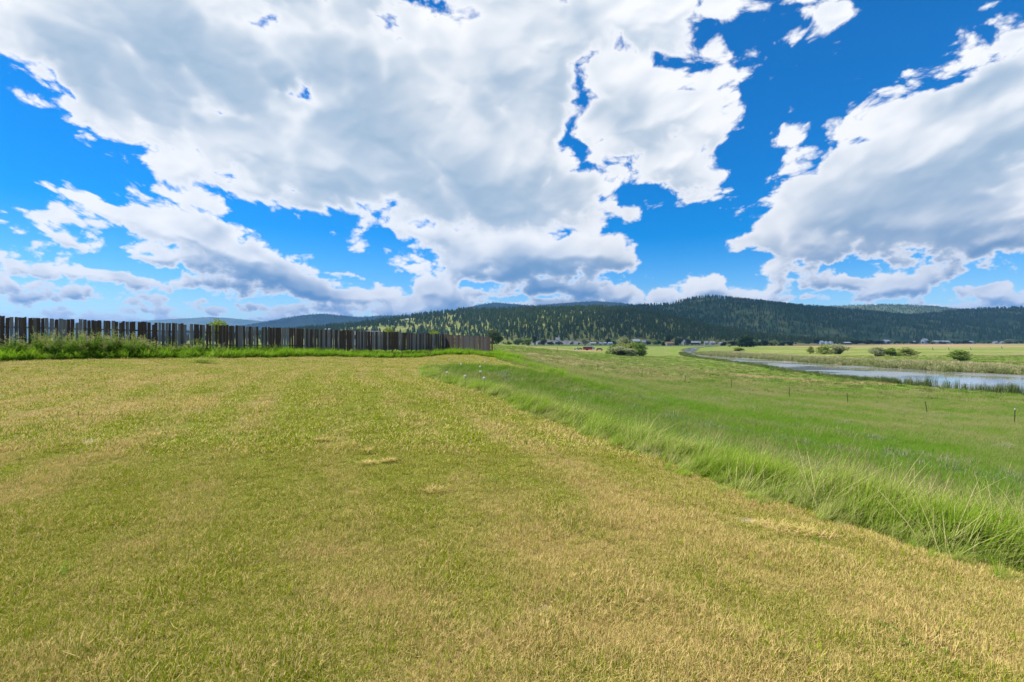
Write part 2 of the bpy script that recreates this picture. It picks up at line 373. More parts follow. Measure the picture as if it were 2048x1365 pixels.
LAND += [(150,160,-6.2),(200,250,-6.1),(130,330,-6.2),(300,400,-6.2),(100,500,-6.3),(500,800,-6.1),(0,800,-6.2),(800,1500,-5.8),(0,1500,-5.8),(-800,1500,-4),(-200,300,.2),(-400,800,-2),(2000,2000,-5),(-2500,2000,0),(0,4000,-3),(4000,4000,-3),(-4000,4000,0),
 (60,20,-6.2),(80,40,-7.3),(110,0,-7.4),(40,-30,-4.5),(-150,-100,1),(100,-150,-7),(300,100,-6.2),(0,-4000,-3),(5000,0,-5),(-5000,0,2),(0,9500,-3),(9500,3000,-3),(-9500,3000,0)]
LAND = np.array(LAND, np.float64)
def _warp(x, y):
    r = np.hypot(x, y) + 1e-9; k = np.arcsinh(r / 25.0) / r
    return x * k, y * k
_lx, _ly = _warp(LAND[:, 0], LAND[:, 1])
_phi = lambda r2: np.sqrt(r2 + 0.02)
_A = _phi((_lx[:, None] - _lx) ** 2 + (_ly[:, None] - _ly) ** 2)
_n = len(LAND); _M = np.zeros((_n + 3, _n + 3)); _M[:_n, :_n] = _A - np.eye(_n) * 0.004
_Q = np.stack([np.ones(_n), _lx, _ly], 1); _M[:_n, _n:] = _Q; _M[_n:, :_n] = _Q.T
_C = np.linalg.solve(_M, np.r_[LAND[:, 2], 0, 0, 0])
WATER = -6.85
RIVER = np.array([(260,-40,26),(150,30,26),(108,90,33),(100,130,22),(102,165,17),(103,200,14),(106,250,11),(110,290,4),(128,350,2),(158,430,6),(185,500,6),(230,600,5),(300,720,6)], float)
def _seg(x, y, A, B):
    dx, dy = B[0] - A[0], B[1] - A[1]; t = np.clip(((x - A[0]) * dx + (y - A[1]) * dy) / (dx * dx + dy * dy + 1e-12), 0, 1)
    return np.hypot(x - A[0] - t * dx, y - A[1] - t * dy), t
def river_d(x, y):
    """distance to the river's edge, negative in the water"""
    best = np.full(np.shape(x), 1e9)
    for A, B in zip(RIVER[:-1], RIVER[1:]):
        d, t = _seg(x, y, A, B); best = np.minimum(best, d - (A[2] + (B[2] - A[2]) * t))
    return best + 1.6 * perlin(x / 9.0, y / 9.0) + 0.8 * perlin(x / 3.1, y / 3.1)
def height(x, y):
    x = np.atleast_1d(np.asarray(x, np.float64)); y = np.atleast_1d(np.asarray(y, np.float64))
    wx, wy = _warp(x, y); z = _C[_n] + _C[_n + 1] * wx + _C[_n + 2] * wy
    for i in range(_n): z = z + _C[i] * _phi((wx - _lx[i]) ** 2 + (wy - _ly[i]) ** 2)
    r = np.hypot(x, y)
    z = z + 0.03 * perlin(x / 2.7, y / 2.7) * sstep(r, 2, 8) + 0.35 * perlin(x / 22.0, y / 22.0) * sstep(r, 30, 90)
    z = z - 0.012 * np.abs(perlin(x * 1.9, y * 1.9))
    rd = river_d(x, y)
    bank = WATER + 0.30 + 0.10 * np.clip(rd, 0, 60) ** 0.7
    z = np.where(rd < 40, np.where(rd < 0, WATER - np.clip(-rd * 0.25, 0.0, 1.2) + 0.1, np.minimum(z, bank + (z - bank) * sstep(rd, 4, 40))), z)
    return z
def h1(x, y): return float(height(x, y)[0])

# the mown lawn, outlined on the ground
LAWN = [(-45,-30),(-45,6),(-25.4,22.0),(-20,30.2),(-13,41),(-8.6,48.2),(-7.0,50.3),(-4.6,49.6),(-2,47.2),(-1,43),(.5,36.5),(2.5,32.4),(4,30.6),(2,30.2),(0,30.6),(-2.5,30.6),(-4.2,29.6),(-5.3,27),(-4.4,22.9),(-2.5,18.1),(-1.03,14.7),(-.02,11.7),(.78,10),(1.2,8.4),(1.6,7.6),(2.5,5.1),(3.65,3.45),(5,1.5),(7,-1.5),(12,-8),(20,-30)]
def poly_sd(x, y, P):
    """signed distance to a polygon, negative inside"""
    x = np.asarray(x, float); y = np.asarray(y, float)
    d = np.full(x.shape, 1e9); ins = np.zeros(x.shape, bool)
    for A, B in zip(P, P[1:] + P[:1]):
        d = np.minimum(d, _seg(x, y, A, B)[0])
        c = ((A[1] > y) != (B[1] > y)) & (x < (B[0] - A[0]) * (y - A[1]) / (B[1] - A[1] + 1e-12) + A[0]); ins ^= c
    return np.where(ins, -d, d)
def lawn_sd(x, y): return poly_sd(x, y, LAWN) + 0.16 * perlin(np.asarray(x) * 1.3, np.asarray(y) * 1.3) + 0.07 * perlin(np.asarray(x) * 4.1, np.asarray(y) * 4.1) + 0.30 * perlin(np.asarray(x) / 2.3, np.asarray(y) / 2.3)
FENCE_A, FENCE_B, FENCE_C = (-26.5, 25.0), (-7.5, 54.0), (-2.1, 50.0)
FENCE_0 = (FENCE_A[0] - 0.548 * 9, FENCE_A[1] - 0.836 * 9)
def fence_d(x, y): return np.minimum(_seg(x, y, FENCE_0, FENCE_B)[0], _seg(x, y, FENCE_B, FENCE_C)[0])
def blob(x, y, cx, cy, rx, ry, rot=0.0):
    c, s = math.cos(R(rot)), math.sin(R(rot)); a = ((x - cx) * c + (y - cy) * s) / rx; b = ((y - cy) * c - (x - cx) * s) / ry
    return np.exp(-(a * a + b * b))
BARE = [(2.32, 4.04, .36, .09, -28), (2.05, 4.25, .22, .05, -28), (-6.2, 7.15, .35, .16, 0), (2.35, 2.42, .30, .10, -25), (.12, 2.75, .28, .16, 0), (-.25, 2.5, .2, .12, 20), (1.05, 6.9, .22, .10, -40)]
def bare(x, y):
    """worn spots of the lawn where the soil and matted thatch show"""
    x = np.asarray(x, float); y = np.asarray(y, float); wx_ = x + .12 * perlin(x * 3, y * 3); wy_ = y + .12 * perlin(x * 3 + 9, y * 3)
    return np.clip(sum(blob(wx_, wy_, *b_) for b_ in BARE), 0, 1) * sstep(fbm(x * 5, y * 5, 4, 0.65, seed=17.), -0.35, 0.15)
def dryness(x, y):
    """how far the grass has turned to straw, 0 to 1: drought patches of the mown lawn and of the meadow"""
    x = np.asarray(x, float); y = np.asarray(y, float)
    sd = lawn_sd(x, y)
    n = fbm(x / 2.2, y / 2.2, 4, seed=1.0); f = fbm(x * 1.7, y * 1.7, 3, seed=2.0)
    lawn = 0.35 + 0.60 * n + 0.34 * f - 0.24 * blob(x, y, -4, 14, 6, 8) - 0.20 * blob(x, y, -3, 5, 2.5, 2) + 0.50 * blob(x, y, -9.5, 10, 2.5, 2.2) + 0.35 * blob(x, y, -13, 17, 5, 3) + 0.25 * blob(x, y, 1.5, 2.8, 2.2, 1.3) \
        - 0.30 * blob(x, y, -2.4, 2.6, 0.9, 0.8) + 0.25 * blob(x, y, 0.2, 2.5, 0.5, 0.4) + 0.18 * np.exp(-(sd / 0.7) ** 2) + 0.24 * np.cos(sd * 4.6 + 1.6 * n) * sstep(-sd, 0.3, 1.0) + 0.12 * sstep(fbm(x * 0.9, y * 3.2, 3, seed=31.), 0.15, 0.4) + 0.6 * bare(x, y)
    m = fbm(x / 9.0, y / 9.0, 4, seed=3.0)
    mead = 0.15 + 0.72 * m + 0.12 * f + 0.34 * fbm(x / 2.6, y / 2.6, 3, seed=19.) * sstep(np.hypot(x, y), 12, 30) - 0.25 * blob(x, y, 13, 14, 9, 7) + 0.26 * sstep(np.hypot(x, y), 18, 60) + 0.35 * sstep(x, 190, 240) * np.exp(-((y - 285 - 30 * m) / 26) ** 2) + 0.42 * blob(x, y, 6, 100, 32, 34) + 0.35 * np.exp(-((sd - 0.5) / 0.5) ** 2) * 0.4
    fd = fence_d(x, y)
    mead = np.where(fd < 3.2, 0.06 + 0.15 * f, mead)
    return np.clip(np.where(sd < 0, lawn, mead), 0, 1)

# ---------------------------------------------------------------- ground: one sheet to the horizon
def ground_sheet():
    az = np.radians(np.r_[np.arange(-180, -60, 4.0), np.arange(-60, 60, 0.26), np.arange(60, 180, 4.0)]); na_ = len(az)
    rr = [0.0]; r = 0.35
    while r < 17000: rr.append(r); r *= 1.022 if r > 40 else 1.026
    rr = np.array(rr[1:]); nr = len(rr)
    a, r = np.meshgrid(az, rr); x, y = (r * np.sin(a)).ravel(), (r * np.cos(a)).ravel()
    z = height(x, y)
    v = np.c_[x, y, z]; v = np.r_[v, [(0, 0, h1(0, 0))]]
    i = np.arange(nr - 1)[:, None] * na_; j = np.arange(na_)[None, :]; jn = (j + 1) % na_
    q = np.stack([i + j, i + na_ + j, i + na_ + jn, i + jn], -1).reshape(-1, 4)[:, ::-1]
    me = mesh('ground', v, q, smooth=True)
    # close the small hole at the photographer's feet
    import bmesh
    bm = bmesh.new(); bm.from_mesh(me); bm.verts.ensure_lookup_table(); c = bm.verts[len(v) - 1]
    for k in range(na_): bm.faces.new((bm.verts[k], bm.verts[(k + 1) % na_], c)).smooth = True
    bmesh.ops.recalc_face_normals(bm, faces=bm.faces); bm.to_mesh(me); bm.free()
    x, y = v[:, 0], v[:, 1]
    attr(me, 'dry', dryness(x, y))
    attr(me, 'bare', bare(x, y))
    sd = lawn_sd(x, y); attr(me, 'mown', sstep(-sd, -0.08, 0.12))
    rd = river_d(x, y); attr(me, 'wet', sstep(-rd, -2.5, 0.5))
    far = sstep(np.hypot(x, y), 60, 200)
    # ploughed and sandy ground: dirt lane on the bench, bare fields across the river
    u = x / np.maximum(y, 1)
    lane = np.clip(sum(np.exp(-(_seg(x, y, A, B)[0] / w) ** 2) for A, B, w in [((-3, 230), (22, 290), 7), ((22, 290), (75, 420), 9), ((40, 110), (62, 100), 3.0), ((58, 95), (75, 92), 2.0)]), 0, 1)
    field = sstep(y, 560, 620) * sstep(-y, -1050, -960) * sstep(x, 330, 420) * (0.6 + 0.4 * np.sign(perlin(x / 200., y / 60.)))
    field = np.clip(field + sstep(y, 1080, 1120) * sstep(-y, -1330, -1290) * sstep(u, 0.5, 0.62), 0, 1)
    attr(me, 'soil', np.clip(lane + field, 0, 1))
    crop = sstep(river_d(x, y), 30, 60) * sstep(x - 0.3 * y, 0, 20)
    attr(me, 'crop', crop * sstep(fbm(x / 260., y / 90., 2, seed=9.), -0.2, 0.15))
    return me
m_ground, t, o = mat_new('meadow_ground')
geo = nd(t, 'NewGeometry'); pos = geo.outputs['Position']
dry, mown, wet, soil, crop = (atr(t, k) for k in ('dry', 'mown', 'wet', 'soil', 'crop'))
n_f = noise(t, pos, 40.0, 4, 0.65); n_m = noise(t, pos, 3.0, 5, 0.6); n_l = noise(t, pos, 0.12, 5, 0.55); n_s = noise(t, pos, 0.9, 6, 0.7)
thatch = mixc(t, n_f.ss(0.3, 0.7), (0.10, 0.078, 0.024), (0.31, 0.25, 0.075))
gr = mixc(t, n_f.ss(0.3, 0.7), (0.06, 0.078, 0.008), (0.20, 0.215, 0.022))
c_lawn = mixc(t, (dry + (n_m - 0.5) * 0.6).ss(0.1, 0.7), gr, thatch)
g_me = mixc(t, n_s.ss(0.3, 0.7), (0.06, 0.125, 0.010), (0.165, 0.235, 0.026))
s_me = mixc(t, n_s.ss(0.3, 0.7), (0.135, 0.13, 0.042), (0.27, 0.25, 0.095))
c_mead = mixc(t, (dry + (n_l - 0.5) * 0.7 + (n_s - 0.5) * 0.35).ss(0.15, 0.85), g_me, s_me)
c_mead = mixc(t, crop * 0.75, c_mead, mixc(t, n_l.ss(0.35, 0.65), (0.15, 0.19, 0.036), (0.29, 0.275, 0.09)))
c_all = mixc(t, mown, c_mead, c_lawn)
c_all = mixc(t, soil * n_s.ss(0.1, 0.6, 0.6, 1.0), c_all, mixc(t, n_m, (0.27, 0.145, 0.085), (0.40, 0.25, 0.155)))
c_all = mixc(t, atr(t, 'bare').ss(0.15, 0.7), c_all, mixc(t, n_f.ss(0.3, 0.7), (0.20, 0.155, 0.10), (0.40, 0.34, 0.245)))
c_all = mixc(t, wet, c_all, (0.055, 0.045, 0.026))
lk(t, principled(t, c_all, 0.95, 0.1, normal=bump(t, n_f * 0.5 + n_m, 0.05, 0.7)), o.inputs[0])
G = obj('ground', ground_sheet()); G.data.materials.append(m_ground)
tag(G, 'rolling mown and grazed grassland running to the foot of the hills', 'ground', kind='structure')

# ---------------------------------------------------------------- river
m_water, t, o = mat_new('river_water')
geo = nd(t, 'NewGeometry')
mp = nd(t, 'Mapping'); lk(t, geo.outputs['Position'], mp.inputs[0]); mp.inputs[3].default_value = (1, 1, 1)
rip = noise(t, mp.outputs[0], 1.3, 3, 0.5); calm = noise(t, mp.outputs[0], 0.045, 3, 0.5).ss(0.42, 0.60)
b = nd(t, 'BsdfPrincipled'); b.inputs['Base Color'].default_value = (0.20, 0.205, 0.19, 1); lk(t, calm.ss(0, 1, 0.04, 0.2), b.inputs['Roughness']); b.inputs['IOR'].default_value = 1.333
b.inputs['Specular IOR Level'].default_value = 0.5
bn = nd(t, 'Bump'); bn.inputs['Distance'].default_value = 0.06; lk(t, calm.ss(0, 1, 0.05, 0.7), bn.inputs['Strength']); lk(t, rip, bn.inputs['Height']); lk(t, bn.outputs[0], b.inputs['Normal'])
lk(t, b.outputs[0], o.inputs[0])
def ribbon(P, extra):
    v = []; f = []
    for k in range(len(P)):
        a = P[max(k - 1, 0)]; c = P[min(k + 1, len(P) - 1)]; tx, ty = c[0] - a[0], c[1] - a[1]; L = math.hypot(tx, ty); nx, ny = -ty / L, tx / L
        w = P[k][2] + extra
        v += [(P[k][0] + nx * w, P[k][1] + ny * w, WATER), (P[k][0] - nx * w, P[k][1] - ny * w, WATER)]
        if k: f.append((2 * k - 2, 2 * k - 1, 2 * k + 1, 2 * k))
    return v, f
v, f = ribbon(RIVER, 7.0)
tag(obj('river', mesh('river', v, f, m_water)), 'calm grey river winding through reeds', 'river', kind='structure')
# ---------------------------------------------------------------- blades and tufts
RG = np.random.default_rng(11)
def blades(specs):
    """specs: list of (base xyz, azimuth, height, width, lean, droop, hue) -> mesh data of bent tapering blades, 3 pieces each"""
    V = []; Fc = []; T = []; H = []
    for (b, az, h, w, lean, droop, hue) in specs:
        i = len(V); ca, sa = math.cos(az), math.sin(az); wx, wy = -sa * w * 0.5, ca * w * 0.5
        for s, ww in ((0, 0.8), (0.4, 1.0), (0.75, 0.7)):
            k = h * (lean * s + droop * s * s); z = h * s * (1 - 0.45 * droop * s)
            p = (b[0] + ca * k, b[1] + sa * k, b[2] + z)
            V += [(p[0] - wx * ww, p[1] - wy * ww, p[2]), (p[0] + wx * ww, p[1] + wy * ww, p[2])]; T += [s, s]; H += [hue, hue]
        k = h * (lean + droop); V.append((b[0] + ca * k, b[1] + sa * k, b[2] + h * (1 - 0.45 * droop))); T.append(1.0); H.append(hue)
        Fc += [(i, i + 1, i + 3, i + 2), (i + 2, i + 3, i + 5, i + 4), (i + 4, i + 5, i + 6)]
    return V, Fc, T, H
def blade_mesh(name, specs, mat, extra=None):
    V, Fc, T, H = blades(specs)
    if extra:
        for (v2, f2, t2, h2) in extra:
            k = len(V); V += v2; Fc += [tuple(a + k for a in q) for q in f2]; T += t2; H += h2
    me = mesh(name, V, Fc, mat); attr(me, 'tip', np.array(T)); attr(me, 'hue', np.array(H))
    return me
rnd = random.Random(5)
m_lawn = leafy('lawn_blade', (0.135, 0.225, 0.006), (0.42, 0.44, 0.020), (0.62, 0.475, 0.185), 0.32, 1.9, 0.42, 0.62)
m_tall = leafy('tall_blade', (0.125, 0.245, 0.012), (0.29, 0.395, 0.032), (0.52, 0.47, 0.20), 0.45, 1.0)
m_mead = leafy('meadow_blade', (0.065, 0.175, 0.009), (0.17, 0.285, 0.026), (0.30, 0.275, 0.115), 0.44)
m_bed = leafy('fence_bed_blade', (0.12, 0.28, 0.008), (0.27, 0.43, 0.024), (0.40, 0.42, 0.11), 0.48)
m_weed = leafy('weed_leaf', (0.10, 0.24, 0.014), (0.24, 0.38, 0.040), (0.42, 0.38, 0.17), 0.42)
m_reed = leafy('reed_blade', (0.05, 0.11, 0.024), (0.13, 0.19, 0.045), (0.40, 0.33, 0.18), 0.3)
m_rush = leafy('bulrush_blade', (0.15, 0.21, 0.050), (0.27, 0.31, 0.10), (0.52, 0.43, 0.26), 0.35)
m_sage = leafy('sage_leaf', (0.13, 0.185, 0.075), (0.24, 0.285, 0.14), (0.33, 0.31, 0.21), 0.3)
def tuft(name, n, rad, h0, h1_, w, mat, lean=(0.1, 0.5), droop=(0.1, 0.5), wind=None, flat=0.0, seedheads=0.0):
    sp = []; ex = []
    for _ in range(n):
        a = rnd.uniform(0, 2 * math.pi); r = rad * math.sqrt(rnd.random()); az = rnd.uniform(0, 2 * math.pi)
        if wind is not None: az = wind + rnd.gauss(0, 0.6)
        h = rnd.uniform(h0, h1_); hue = min(1, max(0, rnd.gauss(0.5, 0.28)))
        b = (r * math.cos(a), r * math.sin(a), -0.004)
        if rnd.random() < flat:           # clippings and fallen straw
            sp.append(((b[0], b[1], rnd.uniform(0.004, 0.02)), az, h * 0.4, w, rnd.uniform(1.4, 2.6), 0.2, 0.9 + 0.1 * rnd.random())); continue
        le, dr = rnd.uniform(*lean), rnd.uniform(*droop)
        sp.append((b, az, h, w * rnd.uniform(0.7, 1.3), le, dr, hue))
        if rnd.random() < seedheads:      # a stalk with a thin seed head
            hh = h * rnd.uniform(1.1, 1.35); sp.append((b, az, hh, w * 0.5, le, dr * 0.8, 0.8))
            tx, ty, tz = b[0] + math.cos(az) * hh * (le + dr * .8), b[1] + math.sin(az) * hh * (le + dr * .8), hh * (1 - 0.36 * dr)
            L = hh * 0.12; q = w * 0.55
            v2 = [(tx, ty, tz - L * 0.3), (tx + q, ty, tz + L * 0.3), (tx + L * 0.3, ty, tz + L), (tx - q, ty, tz + L * 0.3), (tx, ty + q, tz + L * 0.3), (tx, ty - q, tz + L * 0.3)]
            ex.append((v2, [(0, 1, 2, 3), (0, 4, 2, 5)], [1.0] * 6, [1.0] * 6))
    return blade_mesh(name, sp, mat, ex)

HALF = math.tan(R(51))
def sow(n, d0, d1, keep=None, xr=None, power=2.0):
    """points over the wedge of ground ahead of the camera, thinning with distance like 1/d**power; a margin either side"""
    t_ = RG.random(n)
    if power == 2.0: d = d0 * (d1 / d0) ** t_
    else: e = 2.0 - power; d = (d0 ** e + t_ * (d1 ** e - d0 ** e)) ** (1 / e)
    lo, hi = xr or (-HALF, HALF)
    x = d * (lo + (hi - lo) * RG.random(n))
    k = np.ones(n, bool) if keep is None else keep(x, d)
    return x[k], d[k]
def lay(name, label, cat, x, y, variants, scale, tilt=0.12, dry=None, rz=None, sq=0.25, sink=0.0, var=None, zs=None):
    n = len(x); z = height(x, y) - sink
    rot = np.c_[RG.normal(0, tilt, n), RG.normal(0, tilt, n), RG.random(n) * 2 * np.pi if rz is None else rz + RG.normal(0, 0.35, n)]
    s = np.broadcast_to(scale, n) * (1 + RG.normal(0, 0.16, n)); s = np.clip(s, 0.3 * np.mean(scale), None)
    sz = s if zs is None else np.broadcast_to(zs, n) * (1 + RG.normal(0, 0.12, n))
    scl = np.c_[s, s, sz * (1 + RG.normal(0, sq, n)).clip(0.5, 1.6)]
    if var is None: var = RG.integers(0, len(variants), n)
    return scatter(name, label, cat, np.c_[x, y, z], rot, scl, var, dryness(x, y) if dry is None else dry, variants)

# mown lawn: short tufts, some of them clippings
near = [tuft('lawn_tuft', 42, 0.060, 0.016, 0.056, 0.0025, m_lawn, (0.0, 0.55), (0.0, 0.3), flat=0.22) for _ in range(7)]
mid = [tuft('lawn_tuft', 34, 0.13, 0.022, 0.062, 0.0070, m_lawn, (0.05, 0.7), (0.0, 0.4), flat=0.25) for _ in range(6)]
x, y = sow(78000, 1.5, 7.0, lambda x, d: (lawn_sd(x, d) < 0.06) & (RG.random(len(x)) > 0.85 * bare(x, d)))
lay('lawn_grass', 'short sunburnt mown grass with straw and green blades', 'grass', x, y, near, 0.66 + 0.45 * sstep(fbm(x * 1.6, y * 1.6, 3, seed=41.), -0.3, 0.5))
x, y = sow(30000, 6.5, 52.0, lambda x, d: (lawn_sd(x, d) < 0.06) & (RG.random(len(x)) > 0.8 * bare(x, d)), power=1.5)
lay('lawn_grass', 'short mown grass of the lawn farther off', 'grass', x, y, mid, (0.9 + y / 38.0) * np.where(y > 20, 0.9, 1.0), sq=0.15)

# tall uncut grass on the edge of the lawn, bent over by the wind
tall = [tuft('tall_tuft', 60, 0.13, 0.22, 0.44, 0.0048, m_tall, (0.10, 0.55), (0.05, 0.50), wind=0.15, seedheads=0.16) for _ in range(6)]
def edge_keep(x, y):
    sd = lawn_sd(x, y); return (sd > -0.30) & (RG.random(len(x)) < np.where(sd < 0.02, 0.10, 1)) & (RG.random(len(x)) < np.exp(-(np.maximum(sd - 0.35, 0) / 0.42) ** 2)) & (fence_d(x, y) > 4)
x, y = sow(30000, 1.8, 34, edge_keep, xr=(-0.30, HALF * 1.15), power=1.6)
sd = lawn_sd(x, y)
lay('tall_grass', 'tall wind-bent grass along the edge of the lawn', 'grass', x, y, tall, (0.45 + 0.6 * sstep(sd, 0.0, 0.35)) * (1 + y / 60.0), 0.10, np.clip(0.10 + 0.50 * fbm(x * 0.7, y * 0.7, 3, seed=23.) + 0.25 * np.exp(-(sd / 0.2) ** 2), 0, 1), rz=0.0, zs=0.28 + 0.54 * sstep(sd, -0.05, 0.45) + 0.15 * fbm(x * 0.8, y * 0.8, 2, seed=5.))
# meadow on the slope below
mead = [tuft('meadow_tuft', 34, 0.16, 0.11, 0.26, 0.0070, m_mead, (0.05, 0.5), (0.1, 0.6), wind=0.2, seedheads=0.10) for _ in range(6)]
def mead_keep(x, y): return (lawn_sd(x, y) > 0.35) & (fence_d(x, y) > 3) & (river_d(x, y) > 1.5)
x, y = sow(42000, 3.2, 75, mead_keep, xr=(-0.22, HALF * 1.12), power=1.55)
lay('meadow_grass', 'uncut green meadow grass on the slope below the lawn', 'grass', x, y, mead, 0.75 + y / 30.0, 0.10, None, rz=0.0, zs=0.9 + y / 120.0)
far_t = [tuft('pasture_tuft', 22, 0.45, 0.20, 0.45, 0.035, m_mead, (0.05, 0.6), (0.1, 0.6), wind=0.3) for _ in range(5)]
x, y = sow(16000, 60, 260, mead_keep, xr=(-0.05, HALF), power=1.5)
lay('pasture_grass', 'rough pasture grass beyond the wire fence posts', 'grass', x, y, far_t, 0.8 + y / 190.0, 0.1, None, zs=0.9)

# grey sage tufts in drifts over the meadow
sage = [tuft('sage_tuft', 60, 0.20, 0.10, 0.26, 0.012, m_sage, (0.05, 0.9), (0.0, 0.5)) for _ in range(4)]
x, y = sow(9000, 5, 70, lambda x, y: (lawn_sd(x, y) > 1.6) & (fence_d(x, y) > 4) & (river_d(x, y) > 4) & (fbm(x / 5.0, y / 5.0, 3, seed=21.) > 0.22), xr=(-0.05, HALF * 1.1), power=1.5)
lay('sage_tufts', 'grey-green sage tufts in drifts over the meadow', 'weeds', x, y, sage, 0.9 + y / 45.0, 0.1, RG.random(len(x)) * 0.6, zs=0.95)

# dead stalks lodged along the lawn's edge
stalk = [tuft('dead_stalk', 9, 0.10, 0.30, 0.62, 0.0042, m_tall, (0.5, 1.3), (0.2, 0.9), wind=0.0) for _ in range(4)]
def stalk_keep(x, y):
    sd = lawn_sd(x, y); return (sd > 0.0) & (sd < 1.3) & (fence_d(x, y) > 5) & (RG.random(len(x)) < 0.2 + 0.8 * sstep(fbm(x * 0.6, y * 0.6, 2, seed=33.), -0.1, 0.3))
x, y = sow(3600, 1.9, 30, stalk_keep, xr=(-0.28, HALF * 1.15), power=1.6)
lay('dead_stalks', 'dry straw stalks leaning over the edge of the tall grass', 'grass', x, y, stalk, 0.9, 0.12, np.full(len(x), 0.95), rz=0.25, zs=0.8)

# longer green sprigs the mower missed
sprig = [tuft('lawn_sprig', 12, 0.035, 0.05, 0.105, 0.0036, m_lawn, (0.05, 0.6), (0.0, 0.5)) for _ in range(4)]
x, y = sow(5200, 1.6, 16, lambda x, y: (lawn_sd(x, y) < -0.1) & (RG.random(len(x)) < 0.12 + 0.88 * sstep(fbm(x * 1.1, y * 1.1, 3, seed=51.), 0.05, 0.35)), power=1.8)
lay('lawn_sprigs', 'longer dark green sprigs scattered through the mown lawn', 'grass', x, y, sprig, 0.75, 0.15, RG.random(len(x)) * 0.15)
# ripe stalks standing in drifts over the meadow
ripe = [tuft('ripe_stalk', 14, 0.20, 0.22, 0.42, 0.0048, m_mead, (0.05, 0.5), (0.1, 0.5), wind=0.15, seedheads=0.6) for _ in range(4)]
x, y = sow(9000, 4, 60, lambda x, y: mead_keep(x, y) & (lawn_sd(x, y) > 0.9) & (fbm(x / 4.0, y / 4.0, 3, seed=61.) > 0.08), xr=(-0.15, HALF * 1.12), power=1.5)
lay('ripe_stalks', 'ripe tan grass stalks in drifts over the green meadow', 'grass', x, y, ripe, 0.9 + y / 40.0, 0.1, np.full(len(x), 0.55), rz=0.0, zs=0.9)
# ---------------------------------------------------------------- hills
def skyline(pts, d, lower=0.0):
    """photo skyline -> (slope u, height above the sea of the valley) at distance d"""
    p = np.array(pts, float); return (p[:, 0] - 1024) / F, CAMZ + (682.5 - p[:, 1]) / F * d - lower
class Hill:
    def __init__(s, name, label, pts, foot, crest, back, mat, lower=0.0, rough=1.0, du=0.006, rows=60, spurs=0.2, u_pad=0.5):
        s.u, s.h = skyline(pts, crest, lower); s.foot, s.crest, s.back, s.rough, s.spurs = foot, crest, back, rough, spurs
        us = np.arange(s.u[0], s.u[-1] + du, du); ys = np.r_[np.linspace(foot, crest, rows), np.linspace(crest, back, rows // 3)[1:]]
        uu, yy = np.meshgrid(us, ys); x = uu * crest * (0.75 + 0.25 * yy / crest)    # fans out less than the line of sight does
        z = s.z(x, yy); n = len(us)
        i = np.arange(len(ys) - 1)[:, None] * n; j = np.arange(n - 1)[None, :]
        q = np.stack([i + j, i + j + 1, i + n + j + 1, i + n + j], -1).reshape(-1, 4)
        s.o = obj(name, mesh(name, np.c_[x.ravel(), yy.ravel(), z.ravel()], q, mat, True)); tag(s.o, label, 'hill', kind='structure')
        s.us = us
    def z(s, x, y):
        x = np.asarray(x, float); y = np.asarray(y, float)
        u = x / (s.crest * (0.75 + 0.25 * y / s.crest))
        hc = np.interp(u, s.u, s.h); t = (y - s.foot) / (s.crest - s.foot)
        sp = s.spurs * fbm(x / (0.13 * s.crest), y / (0.4 * s.crest), 3, seed=s.foot % 7)      # spurs and gullies running down
        t2 = np.clip(t + sp * np.clip(t, 0, 1) * np.clip(1 - t, 0, 1) * 2.5, 0, 1)
        up = t2 ** 1.15 * (1 - 0.35 * t2) / 0.65
        dn = np.clip(1 - (y - s.crest) / (s.back - s.crest), 0, 1)
        prof = np.where(t <= 1, up, dn)
        return -8.0 + (hc + 8.0) * prof + s.rough * 0.004 * s.crest * fbm(x / (0.03 * s.crest), y / (0.03 * s.crest), 3, seed=2.2) * np.clip(t, 0, 1) * np.clip(1.15 - t, 0, 1)
def hill_mat(name, grass, dirt, scale, dark=None):
    m, t, o = mat_new(name); geo = nd(t, 'NewGeometry')
    a = noise(t, geo.outputs['Position'], scale, 6, 0.65); b = noise(t, geo.outputs['Position'], scale * 0.22, 4, 0.6)
    c = mixc(t, a.ss(0.35, 0.68), grass, dirt)
    if dark: c = mixc(t, b.ss(0.42, 0.58), c, dark)
    lk(t, principled(t, c, 0.95, 0.05), o.inputs[0]); return m
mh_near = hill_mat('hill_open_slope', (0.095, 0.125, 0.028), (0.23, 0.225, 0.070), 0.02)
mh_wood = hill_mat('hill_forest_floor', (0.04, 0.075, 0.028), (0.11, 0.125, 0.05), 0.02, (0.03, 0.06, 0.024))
mh_far = hill_mat('hill_far_wooded', (0.022, 0.045, 0.028), (0.045, 0.07, 0.035), 0.004)
H_NEAR = Hill('hill', 'sunlit hill with scattered pines and pale grass clearings', [(380,680),(480,672),(560,664),(620,656),(700,648),(770,640),(850,628),(930,619),(1000,618),(1100,615),(1200,613),(1290,622),(1380,648),(1480,672),(1560,684)], 1250, 2050, 2900, mh_near, 8.0, du=0.004, rows=80)
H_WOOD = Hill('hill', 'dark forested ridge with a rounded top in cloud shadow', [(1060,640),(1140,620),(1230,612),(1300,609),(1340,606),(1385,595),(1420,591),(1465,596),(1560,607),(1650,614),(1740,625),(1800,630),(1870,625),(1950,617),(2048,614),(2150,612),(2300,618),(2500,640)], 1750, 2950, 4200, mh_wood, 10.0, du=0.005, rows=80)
H_BACK = Hill('hill', 'sunlit green forested hill behind the saddle of the dark ridge', [(1500,640),(1580,622),(1640,613),(1700,610),(1780,608),(1850,611),(1920,617),(2000,630),(2100,650)], 4000, 5000, 6000, hill_mat('hill_back_wood', (0.055, 0.09, 0.035), (0.13, 0.14, 0.06), 0.012), 10.0)
